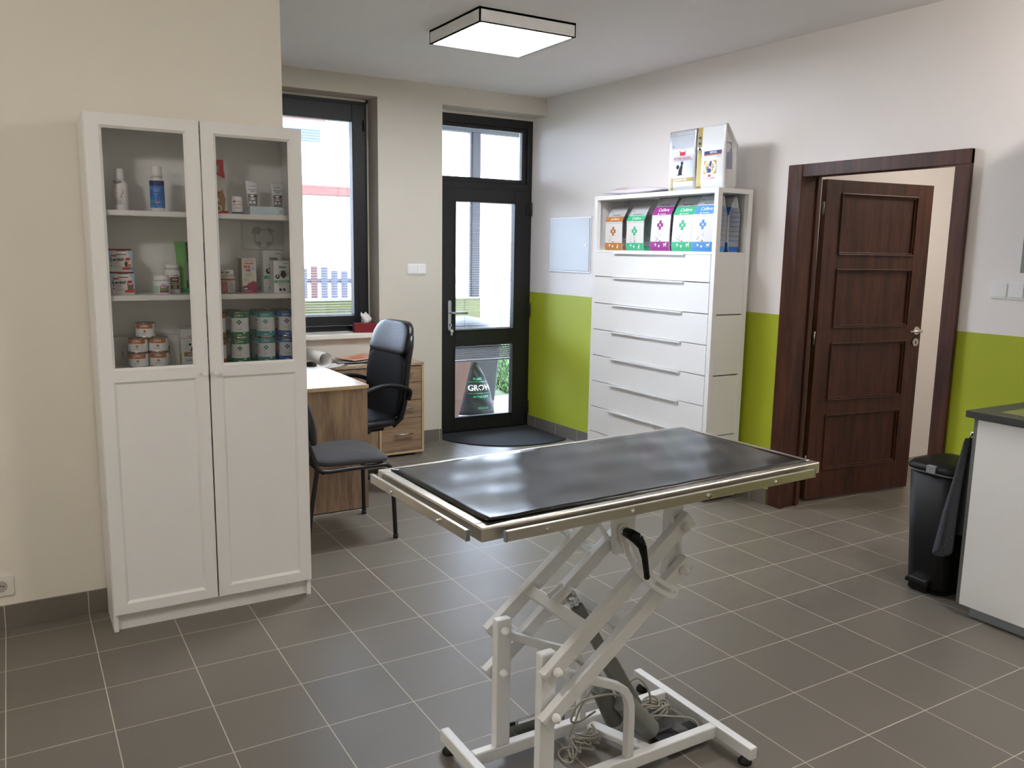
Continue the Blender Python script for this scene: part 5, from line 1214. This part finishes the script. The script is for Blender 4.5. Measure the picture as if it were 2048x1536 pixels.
# far house
HX = thing('neighbour_house', 'white rendered house with reddish eaves across the garden', 'house', (6, 20, -.08))
MB().box(-9, 6.5, 0, 7, 0, 5.6).build('wall', mat('house_render', 'f0efec', .9, noise=.02), HX)
RE = mat('eave_red', '6a2a22', .7, noise=.08)
MB().box(-9.1, 6.6, -.5, -.02, 2.82, 3.02).build('eave', RE, HX)
MB().box(-.45, .55, -.06, -.01, 4.05, 4.5).build('window', mat('house_window', '2c3560', .2, noise=.05), HX)
MB().box(-.55, .65, -.12, -.01, 4.5, 4.62).build('lintel', RE, HX)
fn = thing('picket_fence', 'brown picket fence along the far side of the lawn', 'fence', (6, 15.0, -.08)); FB = mat('fence_brown', '3a1e1c', .8, noise=.15); FB2 = mat('fence_grey', '30303c', .8, noise=.15)
mb = MB(); k = 0
for i in range(44):
    x_ = -7+i*.19; mb.box(x_, x_+.12, 0, .03, .10, 1.22+.05*math.sin(i*1.3), 0 if i % 5 else 1)
for z in (.30, .95): mb.box(-7.1, 1.45, .03, .07, z, z+.09)
mb.build('pickets', [FB2, FB], fn)
# wheelie bin, board and soil sack by the door
t = thing('wheelie_bin', 'dark grey wheelie bin seen through the glazed door', 'bin', (3.92, 7.52, -.05)); WB = mat('bin_plastic', '202226', .55, noise=.05)
MB().loops([[(-.25, -.22, .06), (.25, -.22, .06), (.25, .22, .06), (-.25, .22, .06)], [(-.29, -.29, .80), (.29, -.29, .80), (.29, .29, .80), (-.29, .29, .80)]], smooth=False).build('body', WB, t, bevel=.02)
rings = []
for q in (0, .25, .5, .75, 1): rings.append([(.33*math.cos(a_)*math.cos(q*PI/2*.96)**.55, .33*math.sin(a_)*math.cos(q*PI/2*.96)**.55, .80+.12*q) for a_ in [2*PI*i/28 for i in range(28)]])
MB().loops(rings).build('lid', WB, t); mb = MB(); mb.cyl((-.27, .20, .09), (-.22, .20, .09), .09, n=20); mb.cyl((.22, .20, .09), (.27, .20, .09), .09, n=20); mb.box(-.24, .24, -.21, -.10, 0, .06); mb.build('wheel', BLACKP, t)
t = thing('soil_sack', 'black sack of potting soil with white lettering outside the door', 'sack', (3.845, 7.14, -.05), R(-12))
rings = []
SH = .50
def sackpt(s_, tt, side=1, d=0):
    hw = .185*(1-tt)**.75+.012; yd = .105*(1-tt)**.8*(1-abs(s_)**3*.7)+.01+.006*math.sin(tt*21+s_*5)
    return Vector((s_*hw+.02*math.sin(tt*3), -side*(yd+d), SH*tt))
for k in range(19): tt = k/18; rings.append([sackpt(-1+2*i/12, tt) for i in range(13)]+[sackpt(1-2*i/12, tt, -1) for i in range(1, 12)])
MB().loops(rings).build('sack', mat('sack_film', '131415', .6, noise=.1, nscale=18, bump=.6, spec=.25), t)
p = Print(); p.text('GROW', .02, .235, .055, PWHITE, wid=.24, bold=.012); p.text('PLANT', .0, .335, .022, GRN2, wid=.085); p.rect(-.09, .315, .09, .320, GRN, 8); p.rect(-.10, .205, .11, .209, GRN, 8); p.text('- IN THE CITY', .02, .165, .018, GRN2, wid=.17); p.lines(-.0, .11, .055, .075, 2, GRN, .15, False)
p.build(t, lambda u, v, d: sackpt(max(-1, min(1, u/(.185*(1-v/SH)**.75+.012))), v/SH, 1, d), base=.001)
t = thing('wooden_board', 'pale brown board leaning outside the lower door pane', 'board', (3.48, 6.80, -.05))
mb = MB(); mb.prism([(-.10, 0), (.0, 0), (.035, .10), (.19, .62), (-.10, .62)], lambda a_, b_: (a_, .0+b_*.08, b_), lambda a_, b_: (a_, .018+b_*.08, b_)); mb.build('board', mat('board_tan', '6e5048', .7, noise=.1, nscale=12), t)
